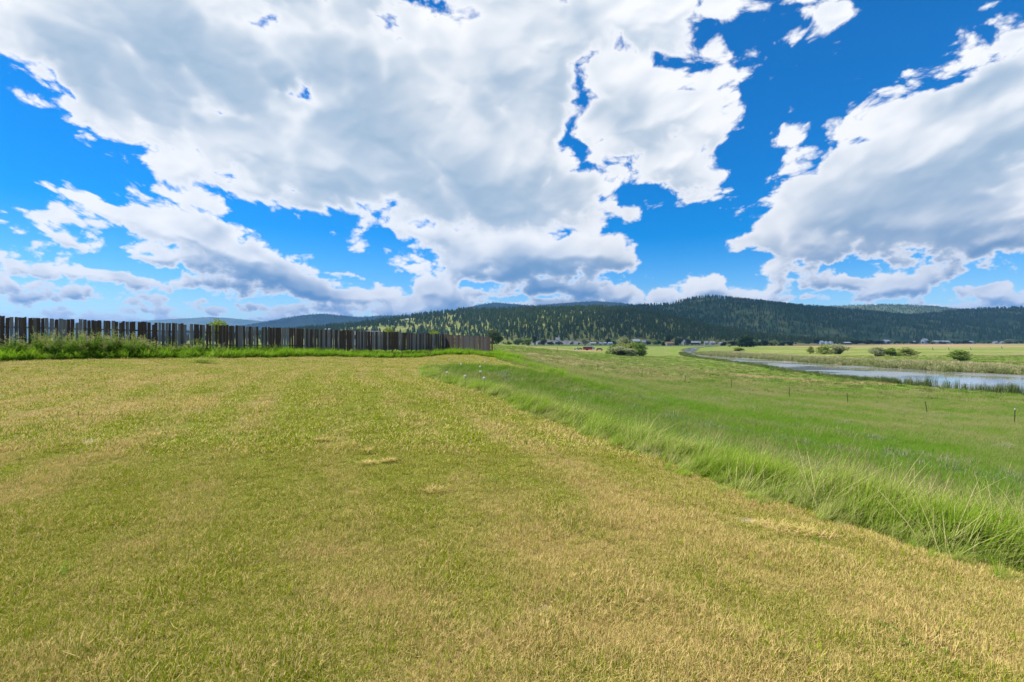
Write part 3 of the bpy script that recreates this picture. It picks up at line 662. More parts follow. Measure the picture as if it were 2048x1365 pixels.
H_MID = Hill('hill', 'low blue mountain rising above the forested ridge', [(820,650),(880,630),(930,616),(960,609),(990,605),(1030,608),(1070,611),(1110,607),(1150,604),(1190,602),(1240,605),(1290,612),(1400,640)], 5600, 7200, 9000, mh_far, 8.0)
H_LEFT = Hill('hill', 'blue mountain with a broad dome above the end of the fence', [(300,668),(420,658),(500,650),(560,638),(600,631),(640,627),(675,630),(720,634),(760,631),(800,630),(860,634),(950,648),(1020,660)], 5200, 6600, 8200, mh_far, 8.0)
H_PALE = Hill('hill', 'pale far mountain low over the middle of the fence', [(-700,650),(-300,640),(0,646),(150,645),(280,642),(350,638),(420,634),(470,637),(520,642),(600,646),(760,650),(900,660)], 11000, 13000, 15500, hill_mat('hill_pale_wooded', (0.05, 0.08, 0.045), (0.10, 0.12, 0.06), 0.002), 8.0)

# ---------------------------------------------------------------- far forest
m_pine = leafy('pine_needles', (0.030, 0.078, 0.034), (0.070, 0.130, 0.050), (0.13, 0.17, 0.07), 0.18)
m_pine_lit = leafy('pine_needles_lit', (0.042, 0.082, 0.020), (0.095, 0.14, 0.036), (0.17, 0.20, 0.06), 0.2)  # lit copy of the needles: sunlight put into a warmer, brighter colour
def conifer(name, mat, tiers=6, spikes=7, wide=0.24, bare=0.12):
    V = []; Fc = []; T = []; H = []
    def ring(z0, z1, r):
        i = len(V); V.append((rnd.gauss(0, 0.012), rnd.gauss(0, 0.012), z1)); T.append(0.8); H.append(0.6)
        for k in range(spikes * 2):
            a = math.pi * k / spikes + rnd.uniform(-0.2, 0.2); rr = r * (rnd.uniform(0.75, 1.2) if k % 2 == 0 else rnd.uniform(0.35, 0.6))
            V.append((rr * math.cos(a), rr * math.sin(a), z0 + rnd.uniform(-0.02, 0.02) + (0.03 if k % 2 else 0))); T.append(rnd.random() * 0.5); H.append(min(1, max(0, rnd.gauss(0.45, 0.25))))
        n = spikes * 2
        Fc.extend((i, i + 1 + k, i + 1 + (k + 1) % n) for k in range(n))
    for j in range(tiers):
        s = j / tiers; z0 = bare + (1 - bare) * s; ring(z0, min(1.0, z0 + (1 - bare) / tiers * 2.0), wide * (1 - s) ** 0.8 * rnd.uniform(0.8, 1.15) + 0.015)
    i = len(V)
    for z in (0, 0.5):
        for k in range(3): V.append((0.016 * math.cos(k * 2.1), 0.016 * math.sin(k * 2.1), z)); T.append(0); H.append(1)
    Fc.extend((i + k, i + (k + 1) % 3, i + 3 + (k + 1) % 3, i + 3 + k) for k in range(3))
    me = mesh(name, V, Fc, mat); attr(me, 'tip', np.array(T)); attr(me, 'hue', np.array(H)); return me
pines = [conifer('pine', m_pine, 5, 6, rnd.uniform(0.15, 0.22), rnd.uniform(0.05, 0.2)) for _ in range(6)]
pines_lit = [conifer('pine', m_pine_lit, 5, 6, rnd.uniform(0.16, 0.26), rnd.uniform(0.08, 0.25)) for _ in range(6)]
def forest(name, label, hill, n, y0, y1, variants, hmin, hmax, thin=None, u0=None, u1=None):
    y = y0 + (y1 - y0) * RG.random(n) ** 0.9; u = (hill.u[0] if u0 is None else u0) + ((hill.u[-1] if u1 is None else u1) - (hill.u[0] if u0 is None else u0)) * RG.random(n)
    x = u * hill.crest * (0.75 + 0.25 * y / hill.crest)
    k = np.abs(x / y) < 1.35
    z = hill.z(x, y)
    k &= z > height(x, y) - 1.0
    if thin is not None: k &= RG.random(n) < thin(x, y, z)
    x, y, z = x[k], y[k], z[k]; m = len(x)
    hgt = hmin + (hmax - hmin) * RG.beta(2, 2, m); wd = hgt * (1 + RG.normal(0, 0.15, m)).clip(0.6, 1.5)
    return scatter(name, label, 'forest', np.c_[x, y, z - 0.6], np.c_[RG.normal(0, .03, m), RG.normal(0, .03, m), RG.random(m) * 6.28], np.c_[wd, wd, hgt], RG.integers(0, len(variants), m), RG.random(m) * 0.5, variants)
def open_woods(x, y, z):
    return np.clip(0.44 + 1.7 * fbm(x / 130., y / 130., 4, seed=1.5) + 1.05 * sstep(x / y, -0.17, -0.02), 0.06, 1)
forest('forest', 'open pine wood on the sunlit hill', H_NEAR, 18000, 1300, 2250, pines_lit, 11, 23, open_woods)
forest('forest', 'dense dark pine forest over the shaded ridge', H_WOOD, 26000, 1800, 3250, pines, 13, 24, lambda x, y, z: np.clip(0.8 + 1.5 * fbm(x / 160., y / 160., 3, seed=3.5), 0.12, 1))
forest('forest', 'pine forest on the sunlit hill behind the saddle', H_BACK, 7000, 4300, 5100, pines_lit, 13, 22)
forest('forest', 'pines along the crest of the blue dome mountain', H_LEFT, 4500, 6000, 6800, pines, 13, 24)
forest('forest', 'pines along the crest of the middle blue mountain', H_MID, 4500, 6600, 7350, pines, 13, 24)
forest('forest', 'thin line of trees on the pale far mountain', H_PALE, 2500, 12600, 13200, pines, 16, 30)

# ---------------------------------------------------------------- unseen clouds added above the frame to shade the ridge and far mountains
m_cloud, t, o = mat_new('shade_cloud_vapour')
d = nd(t, 'BsdfDiffuse'); d.inputs[0].default_value = (0.85, 0.87, 0.9, 1); tr = nd(t, 'BsdfTranslucent'); tr.inputs[0].default_value = (0.8, 0.83, 0.88, 1)
ms = nd(t, 'MixShader'); ms.inputs[0].default_value = 0.35; lk(t, d.outputs[0], ms.inputs[1]); lk(t, tr.outputs[0], ms.inputs[2]); tp = nd(t, 'BsdfTransparent'); m2 = nd(t, 'MixShader'); m2.inputs[0].default_value = 0.55; lk(t, ms.outputs[0], m2.inputs[1]); lk(t, tp.outputs[0], m2.inputs[2]); lk(t, m2.outputs[0], o.inputs[0])
def unseen_shade_cloud(label, P, zc, thick, q=1.0):
    """an unseen flat-based cloud, added for its shade, over the outline P (the ground it shades), moved up the sun's rays to height zc"""
    k = zc / sun_dir.z; ox, oy = sun_dir.x * k, sun_dir.y * k
    P = [(a + ox, b + oy) for a, b in P]; xs = [p[0] for p in P]; ys = [p[1] for p in P]
    gx = np.linspace(min(xs) - 200 * q, max(xs) + 200 * q, 90); gy = np.linspace(min(ys) - 200 * q, max(ys) + 200 * q, 70)
    x, y = np.meshgrid(gx, gy); sd = poly_sd(x, y, P) + 160 * q * fbm(x / (420. * q), y / (420. * q), 4, seed=4.4)
    body = np.sqrt(np.clip(-sd / 500., 0, 1)); top = zc + thick * body * (0.7 + 0.5 * fbm(x / 300., y / 300., 4, billow=True, seed=2.0)) + 5; bot = zc - 30 * body
    n = 90; keep = sd < 0
    V = np.r_[np.c_[x.ravel(), y.ravel(), top.ravel()], np.c_[x.ravel(), y.ravel(), bot.ravel()]]; N0 = x.size; Fc = []
    for r_ in range(69):
        for c_ in range(89):
            if keep[r_:r_ + 2, c_:c_ + 2].all():
                a = r_ * n + c_; Fc.append((a, a + 1, a + n + 1, a + n)); Fc.append((a + N0, a + n + N0, a + n + 1 + N0, a + 1 + N0))
    used = np.unique(np.array(Fc)); remap = -np.ones(len(V), int); remap[used] = np.arange(len(used))
    o = obj('cloud', mesh('cloud', V[used], remap[np.array(Fc)], m_cloud, True)); tag(o, label, 'cloud', kind='stuff')
unseen_shade_cloud('broad unseen cumulus added overhead to shade the forested ridge', [(-60,700),(240,660),(520,740),(800,1000),(1100,1110),(2200,1150),(4500,1250),(5200,2600),(4800,3700),(2300,3750),(1000,3500),(640,2700),(560,2150),(480,1800),(140,1560),(-60,1330)], 3600.0, 420.0)
unseen_shade_cloud('unseen high cloud sheet added overhead to shade the blue mountains', [(-5600,4700),(-2600,4500),(300,5000),(2300,5200),(2400,9300),(-1000,9400),(-5600,8600)], 9800.0, 500.0, 3.0)
# ---------------------------------------------------------------- weathered board fence
def ground_at(px_, py_, d0=3.0, d1=6000.0):
    """where the line of sight through a photo pixel meets the ground"""
    d = np.geomspace(d0, d1, 1500); k = (682.5 - py_) / F; x = (px_ - 1024) / F * d
    below = CAMZ + k * d < height(x, d)
    i = int(np.argmax(below)) if below.any() else len(d) - 1
    return float(x[i]), float(d[i]), h1(x[i], d[i])
def board_wood(name, bias, k):
    m_, t, o = mat_new(name)
    tc = nd(t, 'TexCoord'); oi = nd(t, 'ObjectInfo'); rn = X(t, oi.outputs['Random'])
    mp = nd(t, 'Mapping'); lk(t, tc.outputs['Object'], mp.inputs[0]); mp.inputs[3].default_value = (9, 9, 0.5)
    off = nd(t, 'VectorMath', operation='ADD'); lk(t, mp.outputs[0], off.inputs[0]); lk(t, xyz(t, rn * 60.0, rn * 31.0, rn * 77.0), off.inputs[1])
    gr1 = noise(t, off.outputs[0], 3.0, 6, 0.7, dist=0.6); gr2 = noise(t, off.outputs[0], 0.7, 3, 0.6); gr3 = noise(t, off.outputs[0], 12.0, 3, 0.7)
    grey = mixc(t, gr1.ss(0.25, 0.75), (0.08 * k, 0.078 * k, 0.08 * k), (0.33 * k, 0.32 * k, 0.32 * k))
    brown = mixc(t, gr1.ss(0.25, 0.75), (0.030, 0.020, 0.016), (0.13, 0.088, 0.066))
    sel = (rn * 1.7 - 0.55 + bias + (gr2 - 0.5) * 1.6).ss(0.2, 0.8)
    c = mixc(t, sel, brown, grey)
    c = mixc(t, gr3.ss(0.62, 0.72), c, (0.03, 0.024, 0.02))
    lk(t, principled(t, c, 0.9, 0.15, normal=bump(t, gr1 + gr3 * 0.5, 0.006, 0.8)), o.inputs[0])
    return m_
m_wood = board_wood('weathered_board', 0.0, 1.0); m_wood_grey = board_wood('weathered_board_grey', 0.45, 0.45)
def board(seed, mat):
    """unit board: 1 wide, 1 high, 1 thick, with a worn uneven top and a slight cup"""
    r = random.Random(seed); xs = (-0.5, -0.17, 0.2, 0.5); V = []
    tops = [1 - r.uniform(0.0, 0.022) for _ in xs]
    if r.random() < 0.35: tops[0 if r.random() < 0.5 else 3] -= r.uniform(0.015, 0.04)
    bots = [r.uniform(-0.02, 0.02) for _ in xs]
    for y in (-0.5, 0.5):
        for k, x in enumerate(xs):
            cup = (0.25 if k in (1, 2) else 0.0) * (1 if r.random() < 2 else 1)
            V += [(x, y + cup, bots[k]), (x, y + cup, tops[k])]
    Fc = []
    for k in range(3):
        a = 2 * k; b = 8 + 2 * k
        Fc += [(a, a + 2, a + 3, a + 1), (b, b + 1, b + 3, b + 2), (a + 1, a + 3, b + 3, b + 1), (a, b, b + 2, a + 2)]
    Fc += [(0, 1, 9, 8), (6, 14, 15, 7)]
    return mesh('plank', V, Fc, mat)
boards = [board(k, m_wood) for k in range(8)]; boards_grey = [board(k + 20, m_wood_grey) for k in range(5)]
def beam(name):
    V = [(x, y, z) for x in (-.5, .5) for y in (-.5, .5) for z in (0, 1)]
    return mesh(name, V, [(0, 1, 3, 2), (4, 6, 7, 5), (0, 4, 5, 1), (2, 3, 7, 6), (1, 5, 7, 3), (0, 2, 6, 4)], m_wood)
me_beam = beam('rail')
FN = tag(empty('board_fence', (FENCE_A[0], FENCE_A[1], 0)), 'long weathered grey-brown vertical board fence closing off the lawn', 'fence')
def run_fence(A, B, zt0, zt1, zb0, zb1, pitch, gap_p, kinds, seed=3):
    r = random.Random(seed); L = math.hypot(B[0] - A[0], B[1] - A[1]); ux, uy = (B[0] - A[0]) / L, (B[1] - A[1]) / L; nx, ny = uy, -ux
    rz = math.atan2(uy, ux); s = 0.0; fx, fy = FENCE_A
    while s < L:
        w = pitch * r.uniform(0.78, 1.08); g = r.uniform(0.003, 0.014) if r.random() > gap_p(s / L) else r.uniform(0.03, 0.065)
        if s + w > L: break
        k = (s + w / 2) / L; x, y = A[0] + ux * (s + w / 2), A[1] + uy * (s + w / 2)
        zt = zt0 + (zt1 - zt0) * k + r.gauss(0, 0.022); zb = zb0 + (zb1 - zb0) * k + r.gauss(0, 0.05)
        if r.random() < 0.03: zt -= r.uniform(0.06, 0.2)
        if r.random() > 0.012:
            obj('plank', r.choice(kinds), FN, (x + nx * 0.045 - fx, y + ny * 0.045 - fy, zb), (r.gauss(0, 0.008), r.gauss(0, 0.011), rz + r.gauss(0, 0.02)), (w, 0.022, zt - zb))
        s += w + g
    n = max(2, int(L / 2.5))
    for i in range(n + 1):
        k = i / n; x, y = A[0] + ux * L * k - nx * 0.07, A[1] + uy * L * k - ny * 0.07; zt = zt0 + (zt1 - zt0) * k - 0.12
        obj('post', me_beam, FN, (x - fx, y - fy, h1(x, y) - 0.3), (0, 0, rz), (0.10, 0.10, zt - h1(x, y) + 0.3))
        if i < n:
            for q in (0.30, 0.78):
                za = (zt0 + (zt1 - zt0) * k) * (1 - q) + (zb0 + (zb1 - zb0) * k) * q; zc = (zt0 + (zt1 - zt0) * (k + 1 / n)) * (1 - q) + (zb0 + (zb1 - zb0) * (k + 1 / n)) * q
                d = L / n; x2, y2 = A[0] + ux * L * k, A[1] + uy * L * k
                obj('rail', me_beam, FN, (x2 - fx + nx * 0.005, y2 - fy + ny * 0.005, za), (0, math.pi / 2 - math.atan2(zc - za, d), rz), (0.085, 0.038, d * 0.998))
zl = lambda s, a, b: a + (b - a) * s
e = 9 / 34.67
run_fence(FENCE_0, FENCE_B, 2.89 + 0.51 * e, 2.38, 1.05 + 0.45 * e, 0.60, 0.172, lambda k: 0.42 - 0.34 * sstep(k, 0.35, 0.75), boards)
run_fence(FENCE_B, FENCE_C, 2.38, 2.07, 0.60, 0.30, 0.15, lambda k: 0.05, boards_grey, seed=8)

# ---------------------------------------------------------------- growth along the fence
bed = [tuft('bed_tuft', 30, 0.14, 0.28, 0.58, 0.013, m_bed, (0.05, 0.45), (0.1, 0.7)) for _ in range(5)]
def bed_keep(x, y):
    fd = fence_d(x, y); sd = lawn_sd(x, y); return (sd > 0.03) & (fd < 3.4) & (y > 8) & (x < 4.5) & (RG.random(len(x)) < 0.25 + 0.75 * sstep(-fd, -3.4, -1.8))
x, y = sow(70000, 14, 56, bed_keep, xr=(-1.35, 0.15), power=1.3)
lay('fence_bed_grass', 'lush bright green grass growing along the foot of the board fence', 'grass', x, y, bed, 1.0 + y / 110.0, 0.1, np.clip(0.12 + 0.3 * fbm(x / 1.5, y / 1.5, 3, seed=4.), 0, 1), zs=0.92 + 0.3 * fbm(x / 2.0, y / 2.0, 3, seed=7.) - 0.2 * sstep(-lawn_sd(x, y), -0.4, 0.0))
x = np.concatenate([RG.uniform(A[0], B[0], 500) for A, B in (((-2, 0), (3.5, 0)),)]); k_ = (x + 2) / 5.5; y = 48.5 - 16.5 * k_ + RG.normal(0, 0.9, 500) + 1.0
kk = lawn_sd(x, y) > 0.1
lay('slope_edge_grass', 'bright green grass on the brow of the slope right of the fence', 'grass', x[kk], y[kk], bed, 1.3, 0.1, np.full(kk.sum(), 0.1), zs=0.7)
def weed(seed):
    """a leafy branching weed about a metre tall with a pale seed plume"""
    r = random.Random(seed); V = []; Fc = []; T = []; H = []
    def leaf(p, az, L, w, pitch, hue, tip):
        i = len(V); ca, sa = math.cos(az), math.sin(az); cz, sz = math.cos(pitch), math.sin(pitch)
        q = lambda s, o_: (p[0] + ca * cz * L * s - sa * w * o_, p[1] + sa * cz * L * s + ca * w * o_, p[2] + sz * L * s - L * 0.25 * s * s)
        V.extend([q(0, 0), q(0.45, 0.5), q(1, 0), q(0.45, -0.5)]); Fc.append((i, i + 1, i + 2, i + 3)); T.extend([tip] * 4); H.extend([hue] * 4)
    for st in range(r.randint(4, 6)):
        a0 = r.uniform(0, 6.28); le = r.uniform(0.05, 0.35); hgt = r.uniform(0.7, 1.1); n = 16
        for k in range(n):
            s = (k + 1) / n; z = hgt * s; p = (math.cos(a0) * le * z, math.sin(a0) * le * z, z)
            L = 0.20 * (1.1 - 0.7 * s); plume = s > 0.82 and r.random() < 0.55
            for _ in range(3 if not plume else 6):
                if plume: leaf((p[0] + r.gauss(0, .03), p[1] + r.gauss(0, .03), p[2] + r.uniform(0, .1)), r.uniform(0, 6.28), 0.07, 0.03, r.uniform(0.3, 1.4), 1.0, 1.0)
                else: leaf(p, r.uniform(0, 6.28), L * r.uniform(0.7, 1.2), L * 0.34, r.uniform(-0.2, 0.9), min(1, max(0, r.gauss(0.45, 0.2))), 0.2)
    me = mesh('weed', V, Fc, m_weed); attr(me, 'tip', np.array(T)); attr(me, 'hue', np.array(H)); return me
weeds = [weed(k) for k in range(5)]
def weed_spots(n, s0, s1, o0, o1):
    s = RG.uniform(s0, s1, n); f_ = RG.uniform(o0, o1, n); return FENCE_A[0] + 0.548 * s + 0.836 * f_, FENCE_A[1] + 0.836 * s - 0.548 * f_
xs, ys, zz = [], [], []
for n, s0, s1, o0, o1, hh in ((70, -1, 2.0, .4, 1.8, .75), (260, 1.2, 6.2, .3, 2.3, .88), (60, 2.6, 6.0, .3, 1.6, 1.12), (110, 6, 10.5, .3, 1.9, .72), (60, 10.5, 15, .3, 1.3, .5), (160, 18, 33, .3, 1.5, .42), (60, -6, -1, .3, 1.6, .6)):
    a, b = weed_spots(n, s0, s1, o0, o1); xs.append(a); ys.append(b); zz.append(np.full(n, hh))
x, y, zz = np.concatenate(xs), np.concatenate(ys), np.concatenate(zz)
lay('fence_weeds', 'tangled leafy weeds with pale plumes leaning on the fence', 'weeds', x, y, weeds, 0.95, 0.12, RG.random(len(x)) * 0.32, zs=zz)

# ---------------------------------------------------------------- reeds by the river
reed_n = [tuft('reed_clump', 40, 0.45, 0.9, 1.9, 0.030, m_reed, (0.02, 0.2), (0.0, 0.15)) for _ in range(4)]
reed_f = [tuft('reed_clump', 46, 0.9, 0.7, 1.5, 0.08, m_rush, (0.05, 0.6), (0.0, 0.5)) for _ in range(4)]
def side(x, y):
    """+1 on this side of the river, -1 across it"""
    cx = np.interp(y, RIVER[:, 1], RIVER[:, 0]); return np.where(x < cx, 1, -1)
n = 60000; y = RG.uniform(40, 330, n); x = np.interp(y, RIVER[:, 1], RIVER[:, 0]) + RG.uniform(-60, 40, n); rd = river_d(x, y)
k = (side(x, y) > 0) & (rd > -3.2) & (rd < np.where(y < 100, 1.6, 5.0)) & (RG.random(n) < np.where(y < 110, 0.9, 0.6)) & (RG.random(n) < 0.25 + 0.9 * sstep(fbm(x / 9., y / 9., 2, seed=1.), -0.25, 0.2))
x, y = x[k], y[k]
lay('cattail_reeds', 'dark upright cattail reeds on the near bank of the river', 'reeds', x, y, reed_n, 1.0, 0.05, np.clip(RG.normal(0.12, 0.15, len(x)), 0, 1), zs=0.34 + 0.52 * sstep(-y, -115, -80))
n = 90000; y = RG.uniform(60, 320, n); x = np.interp(y, RIVER[:, 1], RIVER[:, 0]) + RG.uniform(0, 110, n); rd = river_d(x, y)
k = (side(x, y) < 0) & (rd > -1.0) & (rd < 26 + 10 * perlin(x / 30., y / 30.)) & (RG.random(n) < 0.42)
x, y = x[k], y[k]; rd = river_d(x, y)
lay('bulrush_reeds', 'pale green and straw bulrushes along the far bank of the river', 'reeds', x, y, reed_f, 1.0, 0.08, np.clip(RG.normal(0.22, 0.2, len(x)) + 0.45 * sstep(rd, 8, 24) , 0, 1), zs=0.8)
# ---------------------------------------------------------------- bushes and trees
m_bark = plain('bark', (0.11, 0.085, 0.06), 0.9, 0.1, var=0.4, scale=6)
LEAF = {'willow': leafy('leaf_willow', (0.22, 0.28, 0.06), (0.40, 0.44, 0.13), (0.46, 0.45, 0.20), 0.45),
        'olive': leafy('leaf_silver', (0.23, 0.27, 0.12), (0.40, 0.42, 0.23), (0.46, 0.44, 0.26), 0.42),
        'green': leafy('leaf_green', (0.10, 0.175, 0.024), (0.22, 0.30, 0.055), (0.25, 0.27, 0.08), 0.35),
        'dark': leafy('leaf_dark', (0.022, 0.05, 0.016), (0.05, 0.085, 0.026), (0.09, 0.11, 0.04), 0.2),
        'lime': leafy('leaf_lime', (0.16, 0.23, 0.03), (0.28, 0.34, 0.06), (0.36, 0.38, 0.10), 0.4),
        'bluish': leafy('leaf_bluish', (0.05, 0.085, 0.045), (0.11, 0.15, 0.075), (0.17, 0.19, 0.10), 0.3)}
def crown(seed, mat, n=1500, lobes=9, leaf=0.07, low=0.05, wide=0.5):
    """unit crown: 1 tall, about 1 wide; leaf clumps on and inside uneven lobes, with gaps between"""
    r = random.Random(seed); V = []; Fc = []; T = []; H = []; L = []
    for _ in range(lobes):
        a = r.uniform(0, 6.28); q = wide * 0.62 * math.sqrt(r.random()); z = r.uniform(low + 0.20, 0.82) - 0.30 * (q / wide) ** 2
        L.append((q * math.cos(a), q * math.sin(a), z, r.uniform(0.20, 0.30) * (wide / 0.5) ** 0.5, r.uniform(0.18, 0.27)))
    L[0] = (0.0, 0.0, 0.72, 0.27, 0.27); L[1] = (0.1, -0.08, 0.5, 0.3, 0.26)
    per = n // lobes
    for (cx, cy, cz, rr, rz_) in L:
        tone = r.gauss(0.5, 0.16)
        for _ in range(per):
            a = r.uniform(0, 6.28); c = r.uniform(-1, 1); s = math.sqrt(1 - c * c); k = (0.45 + 0.55 * r.random()) * (1 + 0.25 * math.sin(3 * a + cx * 20) * s)
            p = (cx + rr * k * s * math.cos(a), cy + rr * k * s * math.sin(a), max(low * r.random(), cz + rz_ * k * c))
            e = leaf * r.uniform(0.5, 1.2); u_ = Vector((r.gauss(0, 1), r.gauss(0, 1), r.gauss(0, 0.6))).normalized(); w_ = u_.cross(Vector((r.gauss(0, 1), r.gauss(0, 1), r.gauss(0, 1)))).normalized()
            i = len(V); P = Vector(p)
            V.extend([tuple(P - u_ * e * .5), tuple(P + w_ * e * .28), tuple(P + u_ * e * .5), tuple(P - w_ * e * .28)]); Fc.append((i, i + 1, i + 2, i + 3))
            T.extend([0.2] * 4); H.extend([min(1, max(0, tone + r.gauss(0, 0.17) + 0.15 * c))] * 4)
    me = mesh('crown', V, Fc, mat); attr(me, 'tip', np.array(T)); attr(me, 'hue', np.array(H)); return me
def trunk(seed, stems=4, spread=0.35, top=0.6, thick=0.03):
    """tapering stems with side limbs, unit height"""
    r = random.Random(seed); V = []; Fc = []
    def limb(p, q, r0, r1):
        p, q = Vector(p), Vector(q); ax = (q - p).normalized(); s = ax.orthogonal().normalized(); b = ax.cross(s); i = len(V)
        for c, rad in ((p, r0), (q, r1)):
            for k in range(5): V.append(tuple(c + (s * math.cos(k * 1.2566) + b * math.sin(k * 1.2566)) * rad))
        Fc.extend((i + k, i + (k + 1) % 5, i + 5 + (k + 1) % 5, i + 5 + k) for k in range(5))
    for k in range(stems):
        a = 6.28 * k / stems + r.uniform(-.5, .5); m = (spread * .35 * math.cos(a), spread * .35 * math.sin(a), top * .45); e_ = (spread * math.cos(a), spread * math.sin(a), top * r.uniform(.8, 1.1))
        limb((0.02 * math.cos(a), 0.02 * math.sin(a), -0.05), m, thick, thick * .65); limb(m, e_, thick * .65, thick * .25)
        for _ in range(2):
            a2 = a + r.uniform(-1, 1); limb(m, (m[0] + .2 * math.cos(a2), m[1] + .2 * math.sin(a2), m[2] + r.uniform(.1, .3)), thick * .4, thick * .15)
    return mesh('trunk', V, Fc, m_bark)
CR = {}
def crown_of(kind, v, tree):
    key = (kind, v, tree)
    if key not in CR: CR[key] = (crown(hash((kind == 'dark', v, tree, len(CR))) % 9999, LEAF[kind], 2600, 13, 0.10 if not tree else 0.075, 0.0 if not tree else 0.16, 0.5), trunk(len(CR), 5 if not tree else 3, 0.32, 0.55 if not tree else 0.7, 0.022 if not tree else 0.03))
    return CR[key]
def plant(name, cat, label, cx, ytop, ybase, wpx, kind, d=None, group=None, v=0, tree=False):
    if d is None: x, d, z = ground_at(cx, ybase)
    else: x = (cx - 1024) / F * d; z = h1(x, d)
    hgt = 1.2 * (ybase - ytop) / F * d; w = 1.1 * wpx / F * d
    if tree: hgt = CAMZ + (682.5 - ytop) / F * d - z
    c, tk = crown_of(kind, v, tree)
    e_ = tag(empty(name, (x, d, z), rnd.uniform(0, 6.28)), label, cat, group)
    obj('crown', c, e_, scl=(w, w, hgt)); obj('trunk', tk, e_, scl=(w, w, hgt))
    return e_
BG = 'bushes and trees of the river flats'
for a in [
 ('dark green round bush on the left of the willow thicket', 1226, 686, 704, 30, 'green', 262, 0),
 ('pale tall willow standing up behind the thicket', 1245, 672, 706, 26, 'olive', 268, 1, True),
 ('yellow-green willow in the middle of the thicket', 1247, 685, 706, 26, 'willow', 258, 0),
 ('tall yellow-green willow on the upper right of the thicket', 1266, 681, 706, 26, 'willow', 262, 1),
 ('bright green round willow at the right end of the thicket', 1281, 689, 713, 34, 'green', 250, 1),
 ('low silvery shrub along the front of the thicket', 1240, 698, 714, 46, 'olive', 246, 0),
 ('low silvery shrub at the front right of the thicket', 1264, 702, 715, 26, 'olive', 244, 1),
 ('small upright round bush, first of the three across the river', 1620, 695, 708, 15, 'willow', None, 0),
 ('round pale bush with a narrow base, middle of three across the river', 1648, 691, 709, 29, 'willow', None, 1),
 ('wide feathery grey-green bush, last of the three across the river', 1679, 692, 709, 33, 'olive', None, 0),
 ('pale grey bush on the left of the long bush group', 1757, 697, 713, 34, 'olive', None, 1),
 ('green bush with gaps in the middle of the long bush group', 1783, 698, 713, 28, 'green', None, 0),
 ('low olive bush on the right of the long bush group', 1815, 697, 713, 38, 'willow', None, 1),
 ('lone spreading green bush just behind the far reeds', 1922, 704, 722, 42, 'green', None, 1),
 ('yellow-green mound bush in front of the dark tree', 1478, 696, 703, 20, 'lime', None, 0),
 ('tiny pale bush left of the dark tree', 1458, 689, 694, 8, 'olive', None, 0)]:
    lab, cx, yt, yb, w, kind, d, v = a[:8]
    plant('bush', 'bush', lab, cx, yt, yb, w, kind, d, BG, v, len(a) > 8)
for a in [
 ('big dark round tree alone on the flats', 1493, 672, 693, 38, 'dark', 640, 0),
 ('dark hedge bush left of the big round tree', 1447, 685, 692, 12, 'dark', 800, 0), ('dark hedge bush touching the big round tree on its left', 1466, 684, 692, 20, 'dark', 800, 1),
 ('dark bush just right of the big round tree', 1516, 685, 692, 14, 'dark', 780, 0), ('taller dark bush second right of the big round tree', 1529, 682, 692, 16, 'dark', 780, 1),
 ('small standard tree with a pale crown among the dark bushes', 1549, 679, 692, 8, 'willow', 780, 0, True), ('low dark bush third from the right in the row', 1546, 686, 692, 14, 'dark', 800, 1),
 ('low dark bush, last but one of the row', 1563, 685, 691, 14, 'dark', 800, 0), ('low dark bush at the right end of the row', 1580, 684, 691, 14, 'dark', 820, 1),
 ('tall pale cottonwood right beside the end of the board fence', 988, 657, 690, 30, 'bluish', 330, 0, True), ('dark broad tree behind the end of the board fence', 994, 670, 690, 26, 'dark', 320, 0, True),
 ('round green tree left of the road embankment', 1036, 677, 689, 24, 'bluish', 620, 0, True), ('second round green tree left of the road embankment', 1056, 676, 689, 22, 'green', 640, 1, True), ('small bush at the near end of the dirt lane', 1016, 681, 689, 10, 'green', 560, 0),
 ('dark conifer-like tree above the road', 1070, 672, 688, 12, 'dark', 900, 0, True), ('tree in front of the grey embankment', 1088, 678, 688, 16, 'bluish', 880, 1, True),
 ('pale leaning tree left of the long white sheds', 1170, 678, 689, 16, 'olive', 900, 0, True), ('pale tree behind the long white sheds', 1190, 679, 688, 14, 'willow', 980, 1, True), ('dark tree right of the long white sheds', 1217, 677, 688, 14, 'dark', 980, 0, True),
 ('tall dark tree among the valley houses', 1337, 669, 688, 16, 'dark', 900, 1, True), ('grey-green tree right of the tall dark tree', 1357, 675, 688, 18, 'bluish', 900, 0, True), ('grey-green tree left of the car park', 1375, 677, 687, 14, 'bluish', 930, 1, True),
 ('dark bush in front of the brown roofed building', 1327, 683, 690, 8, 'dark', 820, 0), ('bush at the edge of the car park', 1353, 684, 689, 8, 'dark', 850, 1),
 ('dark tree left of the round grain bins', 1635, 678, 687, 14, 'dark', 1100, 0, True), ('long dark hedge tree right of the grain bins, nearest to them', 1712, 681, 688, 22, 'dark', 1150, 1), ('dark hedge tree, second right of the grain bins', 1735, 680, 688, 24, 'bluish', 1150, 0), ('dark hedge tree, third right of the grain bins', 1758, 682, 688, 24, 'dark', 1150, 1),
 ('dark round tree by the far right houses', 1931, 680, 686, 16, 'dark', 1300, 0), ('pale brown round tree at the far right of the fields', 2020, 677, 685, 18, 'olive', 1300, 1)]:
    lab, cx, yt, yb, w, kind, d, v = a[:8]
    plant('tree', 'tree', lab, cx, yt, yb, w, kind, d, 'trees in the valley', v, len(a) > 8)
for lab, cx, yt, w, d in [('lime green treetop showing over the middle of the fence', 435, 636, 44, 62), ('yellow-green treetop over the fence, left of the pair', 778, 653, 22, 130), ('yellow-green treetop over the fence near its right end', 868, 659, 30, 120)]:
    plant('tree', 'tree', lab, cx, yt, 700, w, 'lime', d, 'trees behind the fence', 0, True)
